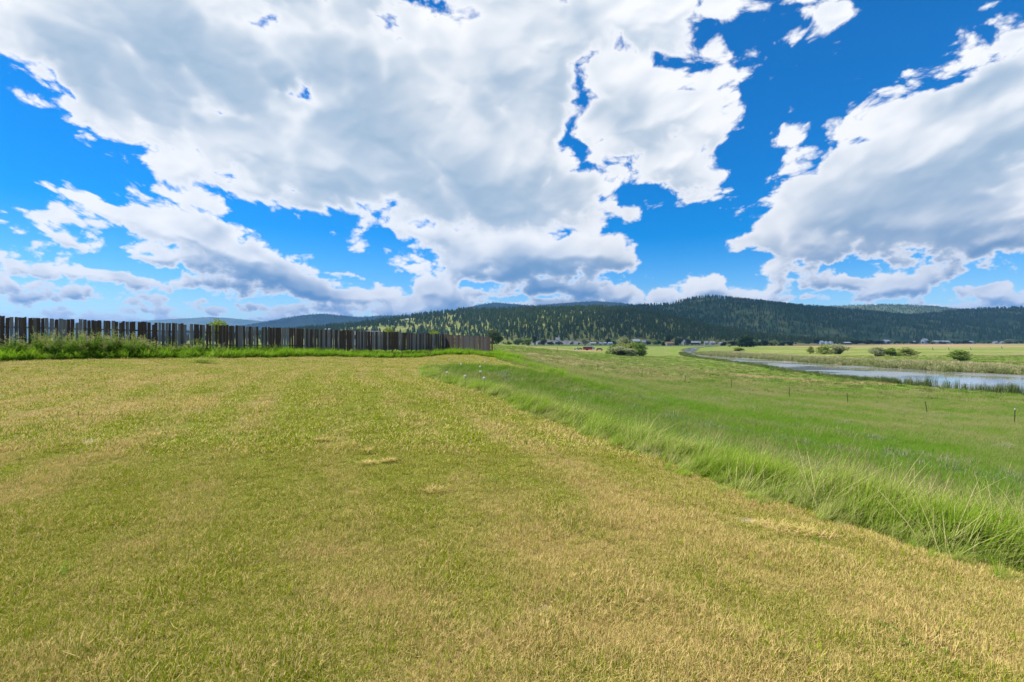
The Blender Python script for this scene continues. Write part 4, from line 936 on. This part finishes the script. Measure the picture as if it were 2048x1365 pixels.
# belt of small trees along the foot of the hills
belt = [crown(50 + k, LEAF[kk], 700, 9, 0.15, 0.05) for k, kk in enumerate(('dark', 'bluish', 'dark', 'green'))]
n = 900; u_ = RG.uniform(-0.15, 1.15, n); y = RG.uniform(1010, 1420, n) + 150 * sstep(u_, 0.5, 0.7); x = u_ * y; kp = fbm(x / 160., y / 160., 2, seed=2.) > -0.12 ; x, y = x[kp], y[kp]; n = len(x)
hh_ = RG.uniform(3.5, 9, n); ww = hh_ * RG.uniform(0.8, 1.5, n)
scatter('tree_belt', 'belt of small dark trees along the foot of the hills', 'trees', np.c_[x, y, height(x, y) - 0.3], np.c_[np.zeros(n), np.zeros(n), RG.random(n) * 6.28], np.c_[ww, ww, hh_], RG.integers(0, 4, n), RG.random(n) * 0.4, belt)
# a few pines that stand out against the sky
me_pines = [conifer('crown', m_pine_lit, 9, 8, 0.17, 0.1) for _ in range(3)]
me_pt = mesh('trunk', [(0.02 * math.cos(k * 1.05) * s, 0.02 * math.sin(k * 1.05) * s, z) for z, s in ((-.03, 1), (.9, .2)) for k in range(6)], [(k, (k + 1) % 6, 6 + (k + 1) % 6, 6 + k) for k in range(6)], m_bark)
for i, (cx, lab) in enumerate([(806, 'tall dark pine standing above the crest left of the hill houses'), (812, 'slim pine on the crest beside the tallest one'), (735, 'single tall pine above the grassy spur'), (700, 'pine right of the white house on the spur'), (830, 'pine on the crest over the right half of the fence'), (862, 'pine on the crest above the upper hill house'), (885, 'broad pine on the crest left of the wooded top'), (760, 'pine on the spur below the blue dome mountain')]):
    uu = (cx - 1024) / F; yy = 1900.0 - 40 * (i % 3); xx = uu * yy; zz_ = float(H_NEAR.z(xx, yy))
    e_ = tag(empty('pine_tree', (xx, yy, zz_ - 1), i), lab, 'pine tree', 'pines on the crest'); hgt = 26 + 3 * (i % 3)
    obj('crown', me_pines[i % 3], e_, scl=(hgt, hgt, hgt)); obj('trunk', me_pt, e_, scl=(hgt, hgt, hgt))

# ---------------------------------------------------------------- wire fence posts down the slope
m_steel = plain('rusty_steel', (0.10, 0.065, 0.045), 0.7, 0.3, 0.4, 0.5, 30); m_tip = plain('post_tip', (0.62, 0.58, 0.5), 0.6)
def tpost():
    V = []; Fc = []
    def bx(x0, x1, y0, y1, z0, z1):
        i = len(V); V.extend([(x, y, z) for x in (x0, x1) for y in (y0, y1) for z in (z0, z1)])
        Fc.extend([tuple(i + k for k in q) for q in ((0, 1, 3, 2), (4, 6, 7, 5), (0, 4, 5, 1), (2, 3, 7, 6), (1, 5, 7, 3), (0, 2, 6, 4))])
    bx(-.028, .028, -.006, .006, -.4, 1.25); bx(-.006, .006, .0062, .05, -.4, 1.25)
    for k in range(9): bx(-.012, .012, -.016, -.0062, .25 + k * .11, .27 + k * .11)
    return mesh('stake', V, Fc, m_steel)
me_tp = tpost(); me_tt = mesh('tip', [(x, y, z) for z, s in ((0, 1), (.13, .9)) for x, y in ((-.038 * s, -.01), (.038 * s, -.01), (.038 * s, .054), (-.038 * s, .054))], [(0, 1, 5, 4), (1, 2, 6, 5), (2, 3, 7, 6), (3, 0, 4, 7), (4, 5, 6, 7), (3, 2, 1, 0)], m_tip)
ords = ['nearest steel post at the right edge of the meadow', 'second steel post from the right edge, leaning left', 'third steel post from the right edge of the meadow', 'fourth steel post from the right edge of the meadow', 'fifth steel post from the right, mid slope', 'sixth steel post from the right, with a pale tip', 'seventh steel post from the right, below the thicket', 'eighth steel post from the right on the slope', 'ninth steel post from the right, near the brow', 'farthest steel post, just right of the fence end']
for i, p in enumerate(POSTS):
    x, y, _ = at(*p)
    e_ = tag(empty('fence_post', (x, y, h1(x, y)), rnd.uniform(-.3, .3)), ords[i], 'fence post', 'steel posts of the wire fence'); e_.rotation_euler = (rnd.gauss(0, .04), (-.09 if i in (1, 2) else rnd.gauss(0, .03)), rnd.uniform(-.3, .3))
    obj('stake', me_tp, e_)
    if i in (0, 5): obj('tip', me_tt, e_, (0, -.022, 1.22))
for i, (cx, yb, lab) in enumerate([(1590, 735, 'old wooden post at the water edge, left of the pair'), (1600, 734, 'old wooden post at the water edge, right of the pair'), (1607, 735, 'leaning wooden post at the water edge'), (1115, 704, 'dark wooden post standing alone in the bright pasture')]):
    x, y, z = ground_at(cx, yb, 20)
    V = [(0.09 * s * math.cos(k * .785), 0.09 * s * math.sin(k * .785), zz_) for zz_, s in ((-.4, 1.1), (.7, 1), (1.5, .95), (1.56, .5)) for k in range(8)]; Fc = [(8 * j + k, 8 * j + (k + 1) % 8, 8 * j + 8 + (k + 1) % 8, 8 * j + 8 + k) for j in range(3) for k in range(8)] + [tuple(range(24, 32))]
    o_ = tag(obj('wooden_post', mesh('wooden_post', V, Fc, m_wood), None, (x, y, z), (0, .15 if i == 2 else .02, 0), (1, 1, 1.0 if i < 3 else 1.4)), lab, 'post', 'old wooden posts')

# ---------------------------------------------------------------- buildings of the valley
PAINT = {k: plain('paint_' + k, c, 0.6, 0.3, 0.0, 0.1, 0.4) for k, c in {'white': (.40, .41, .42), 'blue': (.36, .45, .55), 'grey': (.35, .35, .35), 'brown': (.24, .15, .10), 'tan': (.45, .38, .28), 'red': (.26, .03, .026), 'dark': (.05, .05, .055), 'teal': (.25, .42, .42), 'orange': (.34, .17, .09), 'steel': (.55, .58, .60)}.items()}
m_glass = plain('window_glass', (.04, .05, .06), 0.15, 0.6, 0, 0.1)
ME = {}
def box_me(name, mat, x0, x1, y0, y1, z0, z1):
    V = [(x, y, z) for x in (x0, x1) for y in (y0, y1) for z in (z0, z1)]
    return mesh(name, V, [(0, 1, 3, 2), (4, 6, 7, 5), (0, 4, 5, 1), (2, 3, 7, 6), (1, 5, 7, 3), (0, 2, 6, 4)], mat)
def building(name, label, cx, yt, yb, wpx, d, wall, roof, ridge_along=True, group='buildings in the valley', zg=None, windows=3):
    x = (cx - 1024) / F * d; z = h1(x, d) if zg is None else zg
    H_ = 7.0 if zg is not None else max(2.6, 0.8 * (CAMZ + (682.5 - yt) / F * d - z)); w = 0.82 * wpx / F * d / 2; dp = min(w, 7.0); eave = H_ * 0.62
    e_ = tag(empty(name, (x, d, z), rnd.uniform(-.15, .15)), label, 'building', group)
    V = [(-w, -dp, -.5), (w, -dp, -.5), (w, dp, -.5), (-w, dp, -.5), (-w, -dp, eave), (w, -dp, eave), (w, dp, eave), (-w, dp, eave)]
    o_ = .4
    if ridge_along:
        V += [(-w, 0, H_ - .1), (w, 0, H_ - .1)]; Fw = [(0, 1, 5, 4), (2, 3, 7, 6), (1, 2, 6, 9, 5), (3, 0, 4, 8, 7)]
        Vr = [(-w - o_, -dp - o_, eave - .1), (w + o_, -dp - o_, eave - .1), (w + o_, 0, H_), (-w - o_, 0, H_), (w + o_, dp + o_, eave - .1), (-w - o_, dp + o_, eave - .1)]; Fr = [(0, 1, 2, 3), (3, 2, 4, 5)]
    else:
        V += [(0, -dp, H_ - .1), (0, dp, H_ - .1)]; Fw = [(0, 1, 5, 8, 4), (2, 3, 7, 9, 6), (1, 2, 6, 5), (3, 0, 4, 7)]
        Vr = [(-w - o_, -dp - o_, eave - .1), (-w - o_, dp + o_, eave - .1), (0, dp + o_, H_), (0, -dp - o_, H_), (w + o_, dp + o_, eave - .1), (w + o_, -dp - o_, eave - .1)]; Fr = [(0, 1, 2, 3), (3, 2, 4, 5)]
    k = len(Vr); Vr += [(a, b, c - .15) for a, b, c in Vr]; Fr += [tuple(q + k for q in reversed(f_)) for f_ in Fr] + [(0, 3, 3 + k, k), (0, k, 1 + k, 1)]
    obj('wall', mesh('wall', V, Fw, PAINT[wall]), e_); obj('roof', mesh('roof', Vr, Fr, PAINT[roof]), e_)
    for j in range(windows):
        xx = -w * .7 + 1.4 * w * j / max(1, windows - 1); obj('window' if j != 1 else 'door', box_me('window', m_glass if j != 1 else PAINT['dark'], -.7, .7, -.06, .02, 0, 1.1 if j != 1 else 2.0), e_, (xx, -dp - .01, eave * .35 if j != 1 else 0))
    return e_
for b in [
 ('farm_shed', 'long low white roofed shed left of the willow thicket', 1186, 683, 688, 14, 960, 'white', 'white'), ('farm_shed', 'blue-grey shed between two white sheds', 1201, 684, 688, 8, 980, 'blue', 'blue'), ('farm_shed', 'short white shed with a pale roof left of the thicket', 1209, 683, 688, 8, 960, 'grey', 'white'), ('farm_shed', 'white and blue shed touching the thicket', 1220, 683, 688, 10, 960, 'blue', 'white'),
 ('house', 'grey house above the road embankment', 1115, 672, 676, 9, 1180, 'grey', 'grey'), ('house', 'white roofed house behind the thicket', 1272, 676, 685, 17, 1000, 'dark', 'white'), ('house', 'grey house right of the white roofed house', 1287, 679, 685, 9, 1000, 'grey', 'grey'),
 ('house', 'building with a rusty orange roof by the reeds', 1339, 682, 688, 18, 860, 'tan', 'orange'), ('warehouse', 'large pale roofed warehouse behind the car park', 1371, 678, 687, 14, 960, 'grey', 'white'), ('warehouse', 'dark blue fronted warehouse right of the car park', 1388, 681, 688, 18, 950, 'dark', 'grey'), ('house', 'small pale house right of the dark warehouse', 1398, 681, 687, 7, 950, 'white', 'grey'),
 ('house', 'white house left of the dark hedge', 1412, 681, 687, 8, 1000, 'white', 'grey'), ('house', 'white bungalow left of the dark hedge', 1424, 681, 687, 11, 1000, 'white', 'white'), ('house', 'low white roof behind the dark hedge', 1442, 683, 687, 9, 1000, 'white', 'white'), ('house', 'low white roof nearest the big round tree', 1461, 683, 687, 6, 1000, 'white', 'white'),
 ('farm_shed', 'blue machine shed left of the grain bins', 1643, 680, 688, 7, 1050, 'blue', 'blue'), ('farm_shed', 'white leaning roof of a barn right of the grain bins', 1692, 683, 688, 16, 1060, 'dark', 'white'), ('house', 'white and blue house above the long hedge', 1772, 678, 686, 12, 1250, 'blue', 'white'),
 ('house', 'low white building, first of the far right group', 1829, 681, 686, 14, 1300, 'white', 'white'), ('warehouse', 'tall grey building in the far right group', 1849, 675, 686, 10, 1350, 'blue', 'grey'), ('house', 'white building in the middle of the far right group', 1871, 680, 686, 12, 1300, 'white', 'white'), ('warehouse', 'long blue and white building of the far right group', 1888, 680, 686, 20, 1300, 'blue', 'white'), ('house', 'white house right of the long blue building', 1938, 681, 686, 14, 1320, 'white', 'grey'), ('house', 'small white house near the right edge of the fields', 1990, 682, 686, 8, 1300, 'white', 'white'), ('house', 'tiny white house left of the pale brown tree', 2003, 682, 686, 6, 1300, 'white', 'white')]:
    building(*b)
for lab, cx, yt, w, dd in [('white round-fronted house on the open spur', 656, 646, 13, 1700), ('white house high on the hill over the fence', 776, 635, 9, 1850), ('grey-blue roofed house below the crest', 815, 640, 11, 1800)]:
    x = (cx - 1024) / F * dd; building('house', lab, cx, yt, 0, w, dd, 'white', 'grey' if cx > 800 else 'white', zg=float(H_NEAR.z(x, dd)) - .5, group='houses on the hill')
def lathe(name, prof, n, mat, smooth=True):
    V = [(r_ * math.cos(6.2832 * k / n), r_ * math.sin(6.2832 * k / n), z) for r_, z in prof for k in range(n)]
    Fc = [(j * n + k, j * n + (k + 1) % n, (j + 1) * n + (k + 1) % n, (j + 1) * n + k) for j in range(len(prof) - 1) for k in range(n)]
    return mesh(name, V, Fc, mat, smooth)
for cx, lab in [(1652, 'left round steel grain bin with a conical roof'), (1661, 'right round steel grain bin with a conical roof')]:
    d = 1050; x = (cx - 1024) / F * d; e_ = tag(empty('grain_bin', (x, d, h1(x, d))), lab, 'grain bin', 'grain bins')
    obj('wall', lathe('wall', [(5.0, -.5), (5.0, 1.5), (5.05, 1.55), (5.0, 1.6), (5.0, 4.6)], 20, PAINT['steel']), e_); obj('roof', lathe('roof', [(5.25, 4.5), (.8, 7.0), (.8, 7.4), (.02, 7.6)], 20, PAINT['white']), e_)

# ---------------------------------------------------------------- power line along the valley road
def tube(name, pts, r_, mat, n=5):
    V = []; Fc = []
    for j, p in enumerate(pts):
        a, b = Vector(pts[max(j - 1, 0)]), Vector(pts[min(j + 1, len(pts) - 1)]); ax = (b - a).normalized(); s = ax.orthogonal().normalized(); q = ax.cross(s)
        V.extend(tuple(Vector(p) + (s * math.cos(6.2832 * k / n) + q * math.sin(6.2832 * k / n)) * r_) for k in range(n))
        if j: Fc.extend(((j - 1) * n + k, (j - 1) * n + (k + 1) % n, j * n + (k + 1) % n, j * n + k) for k in range(n))
    return mesh(name, V, Fc, mat)
m_pole = plain('pole_wood', (0.30, 0.25, 0.20), 0.9, 0.1); m_wire = plain('wire_metal', (0.30, 0.32, 0.34), 0.4, 0.4, 0.6)
tops = []
pole_me = lathe('mast', [(.19, -1), (.17, 4), (.13, 10.5), (.02, 10.55)], 8, m_pole); arm_me = box_me('crossarm', m_pole, -1.3, 1.3, -.32, -.2, 9.6, 9.8)
for i, (cx, yt, d, lab) in enumerate([(1003, 666, 520, 'tall power pole right of the fence end'), (1080, 667, 640, 'power pole above the grey embankment'), (1145, 674, 780, 'power pole above the road near the white truck'), (1208, 675, 880, 'power pole behind the long white sheds'), (1236, 673, 900, 'power pole rising behind the thicket'), (1292, 674, 930, 'power pole beside the grey house'), (1364, 675, 940, 'power pole by the warehouse'), (1375, 674, 960, 'second power pole by the warehouse'), (1430, 676, 1000, 'power pole behind the white bungalow'), (1536, 677, 1100, 'power pole behind the row of dark bushes'), (1674, 673, 1150, 'power pole right of the grain bins')]):
    x = (cx - 1024) / F * d; z = h1(x, d); top = CAMZ + (682.5 - yt) / F * d; s = max(.6, (top - z) / 10.5)
    e_ = tag(empty('power_pole', (x, d, z), .25), lab, 'power pole', 'poles of the power line'); obj('mast', pole_me, e_, scl=(1.6, 1.6, s)); obj('crossarm', arm_me, e_, scl=(1, 1.5, s))
    tops.append((x, d, z + 9.75 * s))
for i in range(5):
    a, b = tops[i], tops[i + 1]
    pts = [tuple(a[k] + (b[k] - a[k]) * q / 12 - (1.6 * 4 * (q / 12) * (1 - q / 12) if k == 2 else 0) for k in range(3)) for q in range(13)]
    tag(obj('power_wire', tube('power_wire', pts, .045, m_wire, 4)), ['sagging power wire from the fence end to the embankment pole', 'power wire over the road embankment', 'power wire over the white truck', 'power wire behind the long white sheds', 'power wire passing behind the willow thicket'][i], 'wire', 'power wires')
# road embankment, lorry and parked cars
m_rock = hill_mat('embankment_stone', (.20, .19, .18), (.34, .33, .31), .15)
V = []; Fc = []
for j in range(41):
    k = j / 40; cx = 1050 + 145 * k; d = 1150 - 60 * k; x = (cx - 1024) / F * d; z = h1(x, d); zt = 8.5 * math.sin(math.pi * min(1, .15 + k * .85)) ** .6 + .8 * rnd.random()
    V += [(x, d - 16, z - 1), (x, d - 6 + rnd.random(), z + zt * .55), (x, d, z + zt), (x, d + 14, z + zt + .1), (x, d + 34, z - 1)]
    if j: Fc += [(5 * j - 5 + q, 5 * j + q, 5 * j + q + 1, 5 * j - 4 + q) for q in range(4)]
tag(obj('embankment', mesh('embankment', V, Fc, m_rock)), 'grey stony road embankment at the foot of the hill', 'embankment', kind='structure')
m_tyre = plain('tyre', (.02, .02, .02), .9, .1)
wheel_me = lathe('wheel', [(.02, -.11), (.2, -.12), (.33, -.1), (.36, 0), (.33, .1), (.2, .12), (.02, .11)], 14, m_tyre)
def vehicle(name, label, cat, loc, rz, prof, wid, paint, wheels, glass=None, group=None, s=1.0):
    """PROF: side outline as (x, z) points; extruded to WID with drawn-in upper edges"""
    e_ = tag(empty(name, loc, rz, s), label, cat, group); n = len(prof); zmax = max(p[1] for p in prof)
    V = [(x, sgn * wid / 2 * (1 - .12 * max(0, z / zmax - .55)), z) for sgn in (-1, 1) for x, z in prof]
    obj('body', mesh('body', V, [tuple(range(n)), tuple(range(2 * n - 1, n - 1, -1))] + [((k + 1) % n, k, n + k, n + (k + 1) % n) for k in range(n)], PAINT[paint]), e_)
    for x in wheels:
        for sgn in (-1, 1): obj('wheel', wheel_me, e_, (x, sgn * (wid / 2 - .08), .36), (math.pi / 2, 0, 0))
    if glass:
        for sgn in (-1, 1): obj('window', box_me('window', m_glass, glass[0], glass[1], -.012, .012, glass[2], glass[3]), e_, (0, sgn * wid / 2 * .975, 0))
    return e_
CARP = [(-2.2, .35), (-2.25, .85), (-1.5, .95), (-.9, 1.42), (.6, 1.45), (1.3, .98), (2.15, .85), (2.25, .4)]
PICK = [(-2.7, .45), (-2.7, 1.05), (-.5, 1.05), (-.45, 1.75), (.7, 1.78), (1.25, 1.15), (2.55, 1.02), (2.65, .5)]
x, y, z = ground_at(1200, 702, 200)
TL = y
lx = lambda cx: (cx - 1024) / F * TL
e_ = tag(empty('livestock_trailer', (lx(1176), TL, h1(lx(1176), TL)), .04), 'red livestock trailer with a dark upper band and white nose on the pasture', 'trailer')
obj('box', box_me('box', PAINT['red'], -4, 3.2, -1.2, 1.2, .5, 2.0), e_); obj('upper_band', box_me('upper_band', PAINT['dark'], -4, 3.2, -1.17, 1.17, 2.003, 2.9), e_); obj('roof', box_me('roof', PAINT['white'], -4.1, 3.3, -1.25, 1.25, 2.903, 3.05), e_); obj('rub_rail', box_me('rub_rail', PAINT['white'], -4.02, 3.2, -1.23, -1.203, 1.93, 2.05), e_)
V = [(3.203, -1.15, .5), (3.203, 1.15, .5), (3.203, 1.15, 3), (3.203, -1.15, 3), (5.6, -.8, .7), (5.6, .8, .7), (5.1, .8, 2.7), (5.1, -.8, 2.7)]
obj('nose', mesh('nose', V, [(0, 3, 2, 1), (4, 5, 6, 7), (0, 4, 7, 3), (1, 2, 6, 5), (3, 7, 6, 2), (0, 1, 5, 4)], PAINT['white']), e_)
for xx in (-1.2, -.3):
    for sgn in (-1, 1): obj('wheel', wheel_me, e_, (xx, sgn * 1.1, .4), (math.pi / 2, 0, 0), (1.15, 1.15, 1.15))
vehicle('pickup_truck', 'white pickup truck parked left of the red trailer', 'pickup', (lx(1153), TL - 2, h1(lx(1153), TL - 2)), .1, PICK, 1.9, 'white', (-1.7, 1.6), (-.35, .6, 1.15, 1.65))
vehicle('parked_car', 'dark car parked between the white pickup and the red trailer', 'car', (lx(1161), TL + 4, h1(lx(1161), TL + 4)), -.2, CARP, 1.8, 'dark', (-1.4, 1.4), (-.8, .5, .95, 1.35))
vehicle('hay_wagon', 'rusty brown wagon right of the red trailer', 'wagon', (lx(1200), TL + 3, h1(lx(1200), TL + 3)), .05, [(-3, .7), (-3, 1.0), (-2.4, 1.0), (-2.2, 2.1), (1.6, 2.2), (1.9, 1.1), (3, 1.0), (3, .7)], 2.0, 'brown', (-2, 2))
d = 1135; x = (1144 - 1024) / F * d
vehicle('box_truck', 'white box truck on the road embankment', 'truck', (x, d + 6, h1(x, d) + 9.2), 0, [(-4, .6), (-4, 3.2), (2, 3.2), (2.05, 2.4), (3.2, 2.3), (3.7, 1.4), (3.8, .6)], 2.3, 'white', (-2.6, 2.6), (2.3, 3.1, 1.5, 2.1))
cars = [(1356, 'white', 'white car, first on the left of the car park'), (1362, 'blue', 'blue car, second in the car park'), (1368, 'white', 'white car, third in the car park'), (1375, 'dark', 'dark car, fourth in the car park'), (1381, 'white', 'white car, fifth in the car park'), (1388, 'grey', 'grey car, sixth in the car park'), (1395, 'white', 'white car, seventh in the car park'), (1402, 'white', 'white car at the right end of the car park')]
for i, (cx, p_, lab) in enumerate(cars):
    d = 900 + 6 * (i % 3); x = (cx - 1024) / F * d; vehicle('parked_car', lab, 'car', (x, d, h1(x, d)), rnd.uniform(-.5, .5), CARP, 1.8, p_, (-1.4, 1.4), (-.8, .5, .95, 1.35), 'cars parked in the valley', 1.15)
# camper behind the fence
d = 74; x = (724 - 1024) / F * d; z = h1(x, d)
e_ = tag(empty('camper_trailer', (x, d, z), -.5), 'white camper trailer glimpsed through the fence boards', 'camper')
obj('body', mesh('body', [(xx, yy, zz_) for yy in (-1.15, 1.15) for xx, zz_ in ((-3, .6), (-3.1, 1.6), (-2.8, 2.75), (2.6, 2.8), (3.1, 2.2), (2.9, .6))], [(0, 5, 4, 3, 2, 1), (6, 7, 8, 9, 10, 11)] + [(k, (k + 1) % 6, 6 + (k + 1) % 6, 6 + k) for k in range(6)], PAINT['white']), e_)
for xx in (-1.9, -.2, 1.7): obj('window', box_me('window', m_glass, -.45, .45, -.03, .03, 1.6, 2.2), e_, (xx, -1.165, 0))
obj('stripe', box_me('stripe', PAINT['blue'], -3.02, 2.9, -.012, .012, 1.2, 1.35), e_, (0, -1.166, 0))
for sgn in (-1, 1): obj('wheel', wheel_me, e_, (0, sgn * 1.0, .4), (math.pi / 2, 0, 0))
# sprinkler stands in the far field
for cx, yb, lab in [(1866, 701, 'slanted sprinkler stand, leftmost of four in the far field'), (1898, 701, 'slanted sprinkler stand, second of four in the far field'), (1942, 701, 'slanted sprinkler stand, third of four in the far field'), (2004, 698, 'sprinkler stand with a pale head, rightmost in the far field')]:
    x, y, z = ground_at(cx, yb, 250); e_ = tag(empty('sprinkler_stand', (x, y, z)), lab, 'sprinkler', 'sprinkler stands')
    obj('riser', tube('riser', [(0, 0, -.2), (-.35, 0, 1.6), (-.5, 0, 2.5)], .16, PAINT['dark']), e_); obj('brace', tube('brace', [(1.0, 0, -.2), (.2, 0, 1.0), (-.35, 0, 1.7)], .12, PAINT['grey']), e_); obj('head', tube('head', [(-.5, 0, 2.4), (-.3, 0, 2.9), (.1, 0, 3.0)], .2, PAINT['white']), e_)

# ---------------------------------------------------------------- small things in the near grass
m_puff = leafy('seed_down', (.62, .60, .54), (.75, .74, .68), (.78, .76, .70), .45); m_stalk = leafy('stalk', (.15, .2, .05), (.22, .26, .08), (.3, .3, .12), .2)
def puff(seed):
    r = random.Random(seed); V = []; Fc = []
    for k in range(150):
        z = 1 - 2 * (k + .5) / 150; a = k * 2.39996; s = math.sqrt(1 - z * z); p = Vector((s * math.cos(a), s * math.sin(a), z)); o1 = p.orthogonal().normalized(); q = p.cross(o1); i = len(V)
        V.extend([tuple(p * .1), tuple(p * .043 * 1.0 + o1 * .0), tuple(p * 1.0 + o1 * .13), tuple(p * 1.0 - o1 * .07 + q * .11), tuple(p * 1.0 - o1 * .07 - q * .11)]); Fc.extend([(i + 2, i + 3, i + 4), (i, i + 2, i + 3)])
    me = mesh('seed_head', V, Fc, m_puff); attr(me, 'tip', np.full(len(V), .5)); attr(me, 'hue', np.full(len(V), .5)); return me
me_puff = puff(1)
for i, (cx, cy, lab) in enumerate([(867, 722, 'white seed puff at the far left end of the uncut patch'), (898, 721, 'white seed puff at the back of the uncut patch'), (922, 729, 'small white seed puff in the middle back of the uncut patch'), (970, 725, 'white seed puff at the far back right of the uncut patch'), (960, 734, 'white seed puff, upper of the close pair on the right'), (894, 746, 'large white seed puff on the left front of the uncut patch'), (930, 753, 'largest white seed puff at the centre front of the uncut patch'), (961, 744, 'white seed puff, lower of the close pair on the right'), (968, 757, 'white seed puff at the front right of the uncut patch')]):
    d = 1.08 * F / (cy - 682.5); x = (cx - 1024) / F * d; z = h1(x, d); zt = CAMZ - (cy - 682.5) / F * d
    e_ = tag(empty('salsify_flower', (x, d, z)), lab, 'flower', 'seed puffs in the uncut grass')
    st = mesh('stem', [], []); st = tube('stem', [(0, 0, -.03), (.02, .01, (zt - z) * .5), (0, 0, zt - z - .02)], .006, m_stalk, 5); attr(st, 'tip', np.zeros(15)); attr(st, 'hue', np.full(15, .5))
    obj('stem', st, e_); obj('seed_head', me_puff, e_, (0, 0, zt - z), scl=(.045, .045, .045))
def heap(seed, rx, ry, h, n):
    r = random.Random(seed); sp = []
    for _ in range(n):
        a = r.uniform(0, 6.28); q = math.sqrt(r.random()); x, y = rx * q * math.cos(a), ry * q * math.sin(a)
        sp.append(((x, y, h * (1 - q * q) * r.random() + .012), r.uniform(0, 6.28), r.uniform(.02, .05), .004, r.uniform(1.0, 2.6), .2, r.uniform(.45, 1.0)))
    return blade_mesh('heap', sp, m_lawn)
for i, (cx, cy, rx, ry, h, lab) in enumerate([(735, 906, .12, .07, .05, 'heap of dried mown clippings in the middle of the lawn, the highest one'), (778, 926, .12, .07, .045, 'small heap of clippings right of the highest one'), (737, 931, .16, .08, .03, 'low scatter of clippings below the highest heap'), (640, 884, .14, .07, .035, 'greenish heap of clippings left of the others'), (865, 987, .14, .08, .03, 'loose heap of clippings nearer the camera'), (1580, 1066, .42, .16, .025, 'matted patch of grey straw on the right of the lawn'), (1215, 885, .25, .1, .03, 'patch of pale straw at the foot of the tall grass')]):
    x, y, z = ground_at(cx, cy, 1.5)
    o_ = obj('clipping_heap', heap(i, rx * .75, ry * .8, h * .6, 170 if i != 5 else 700), None, (x, y, z), (0, 0, -.5 if i == 5 else .2)); tag(o_, lab, 'clippings', 'clippings left on the lawn'); o_['dry'] = 0.38
for i, (cx, cy, s, lab) in enumerate([(985, 965, 1.0, 'small broad-leaved weed in the lawn right of the heaps'), (850, 1022, .8, 'dark broad-leaved weed in the middle of the lawn'), (125, 1150, 1.1, 'dark flat rosette weed at the left of the lawn'), (1630, 1088, .8, 'rosette weed beside the matted straw'), (1820, 1290, 1.3, 'dark leafy weed patch at the lower right of the lawn'), (270, 1075, .9, 'dark rosette weed on the left lawn')]):
    x, y, z = ground_at(cx, cy, 1.5); sp = []
    for k in range(26): sp.append(((rnd.gauss(0, .03), rnd.gauss(0, .03), 0), rnd.uniform(0, 6.28), rnd.uniform(.02, .05), rnd.uniform(.008, .014), rnd.uniform(.4, 1.4), rnd.uniform(.2, .6), rnd.uniform(.2, .6)))
    tag(obj('rosette_weed', blade_mesh('rosette_weed', sp, m_weed), None, (x, y, z), (0, 0, 0), (s * 1.2, s * 1.2, s)), lab, 'weed', 'weeds in the lawn')

x, y, z = ground_at(400, 727, 10); sp = []
for k in range(420): sp.append(((rnd.gauss(0, .42), rnd.gauss(0, .2), 0), rnd.gauss(.3, 1.6), rnd.uniform(.25, .6), .011, rnd.uniform(.1, .6), rnd.uniform(.2, .8), rnd.uniform(.6, 1.1)))
tag(obj('dry_grass_clump', blade_mesh('dry_grass_clump', sp, m_tall), None, (x, y + .2, z)), 'straw-brown dry grass clump in front of the fence bed', 'grass clump')

# ---------------------------------------------------------------- air
m_air, t, o = mat_new('air')
pv = nd(t, 'VolumePrincipled'); pv.inputs['Color'].default_value = (0.22, 0.52, 1.0, 1); pv.inputs['Density'].default_value = 5.6e-5; pv.inputs['Anisotropy'].default_value = 0.0
lk(t, pv.outputs[0], o.inputs['Volume'])
tag(obj('haze', box_me('haze', m_air, -30000, 30000, -20000, 21000, -14, 760)), 'thin blue air over the valley', 'haze', kind='stuff')
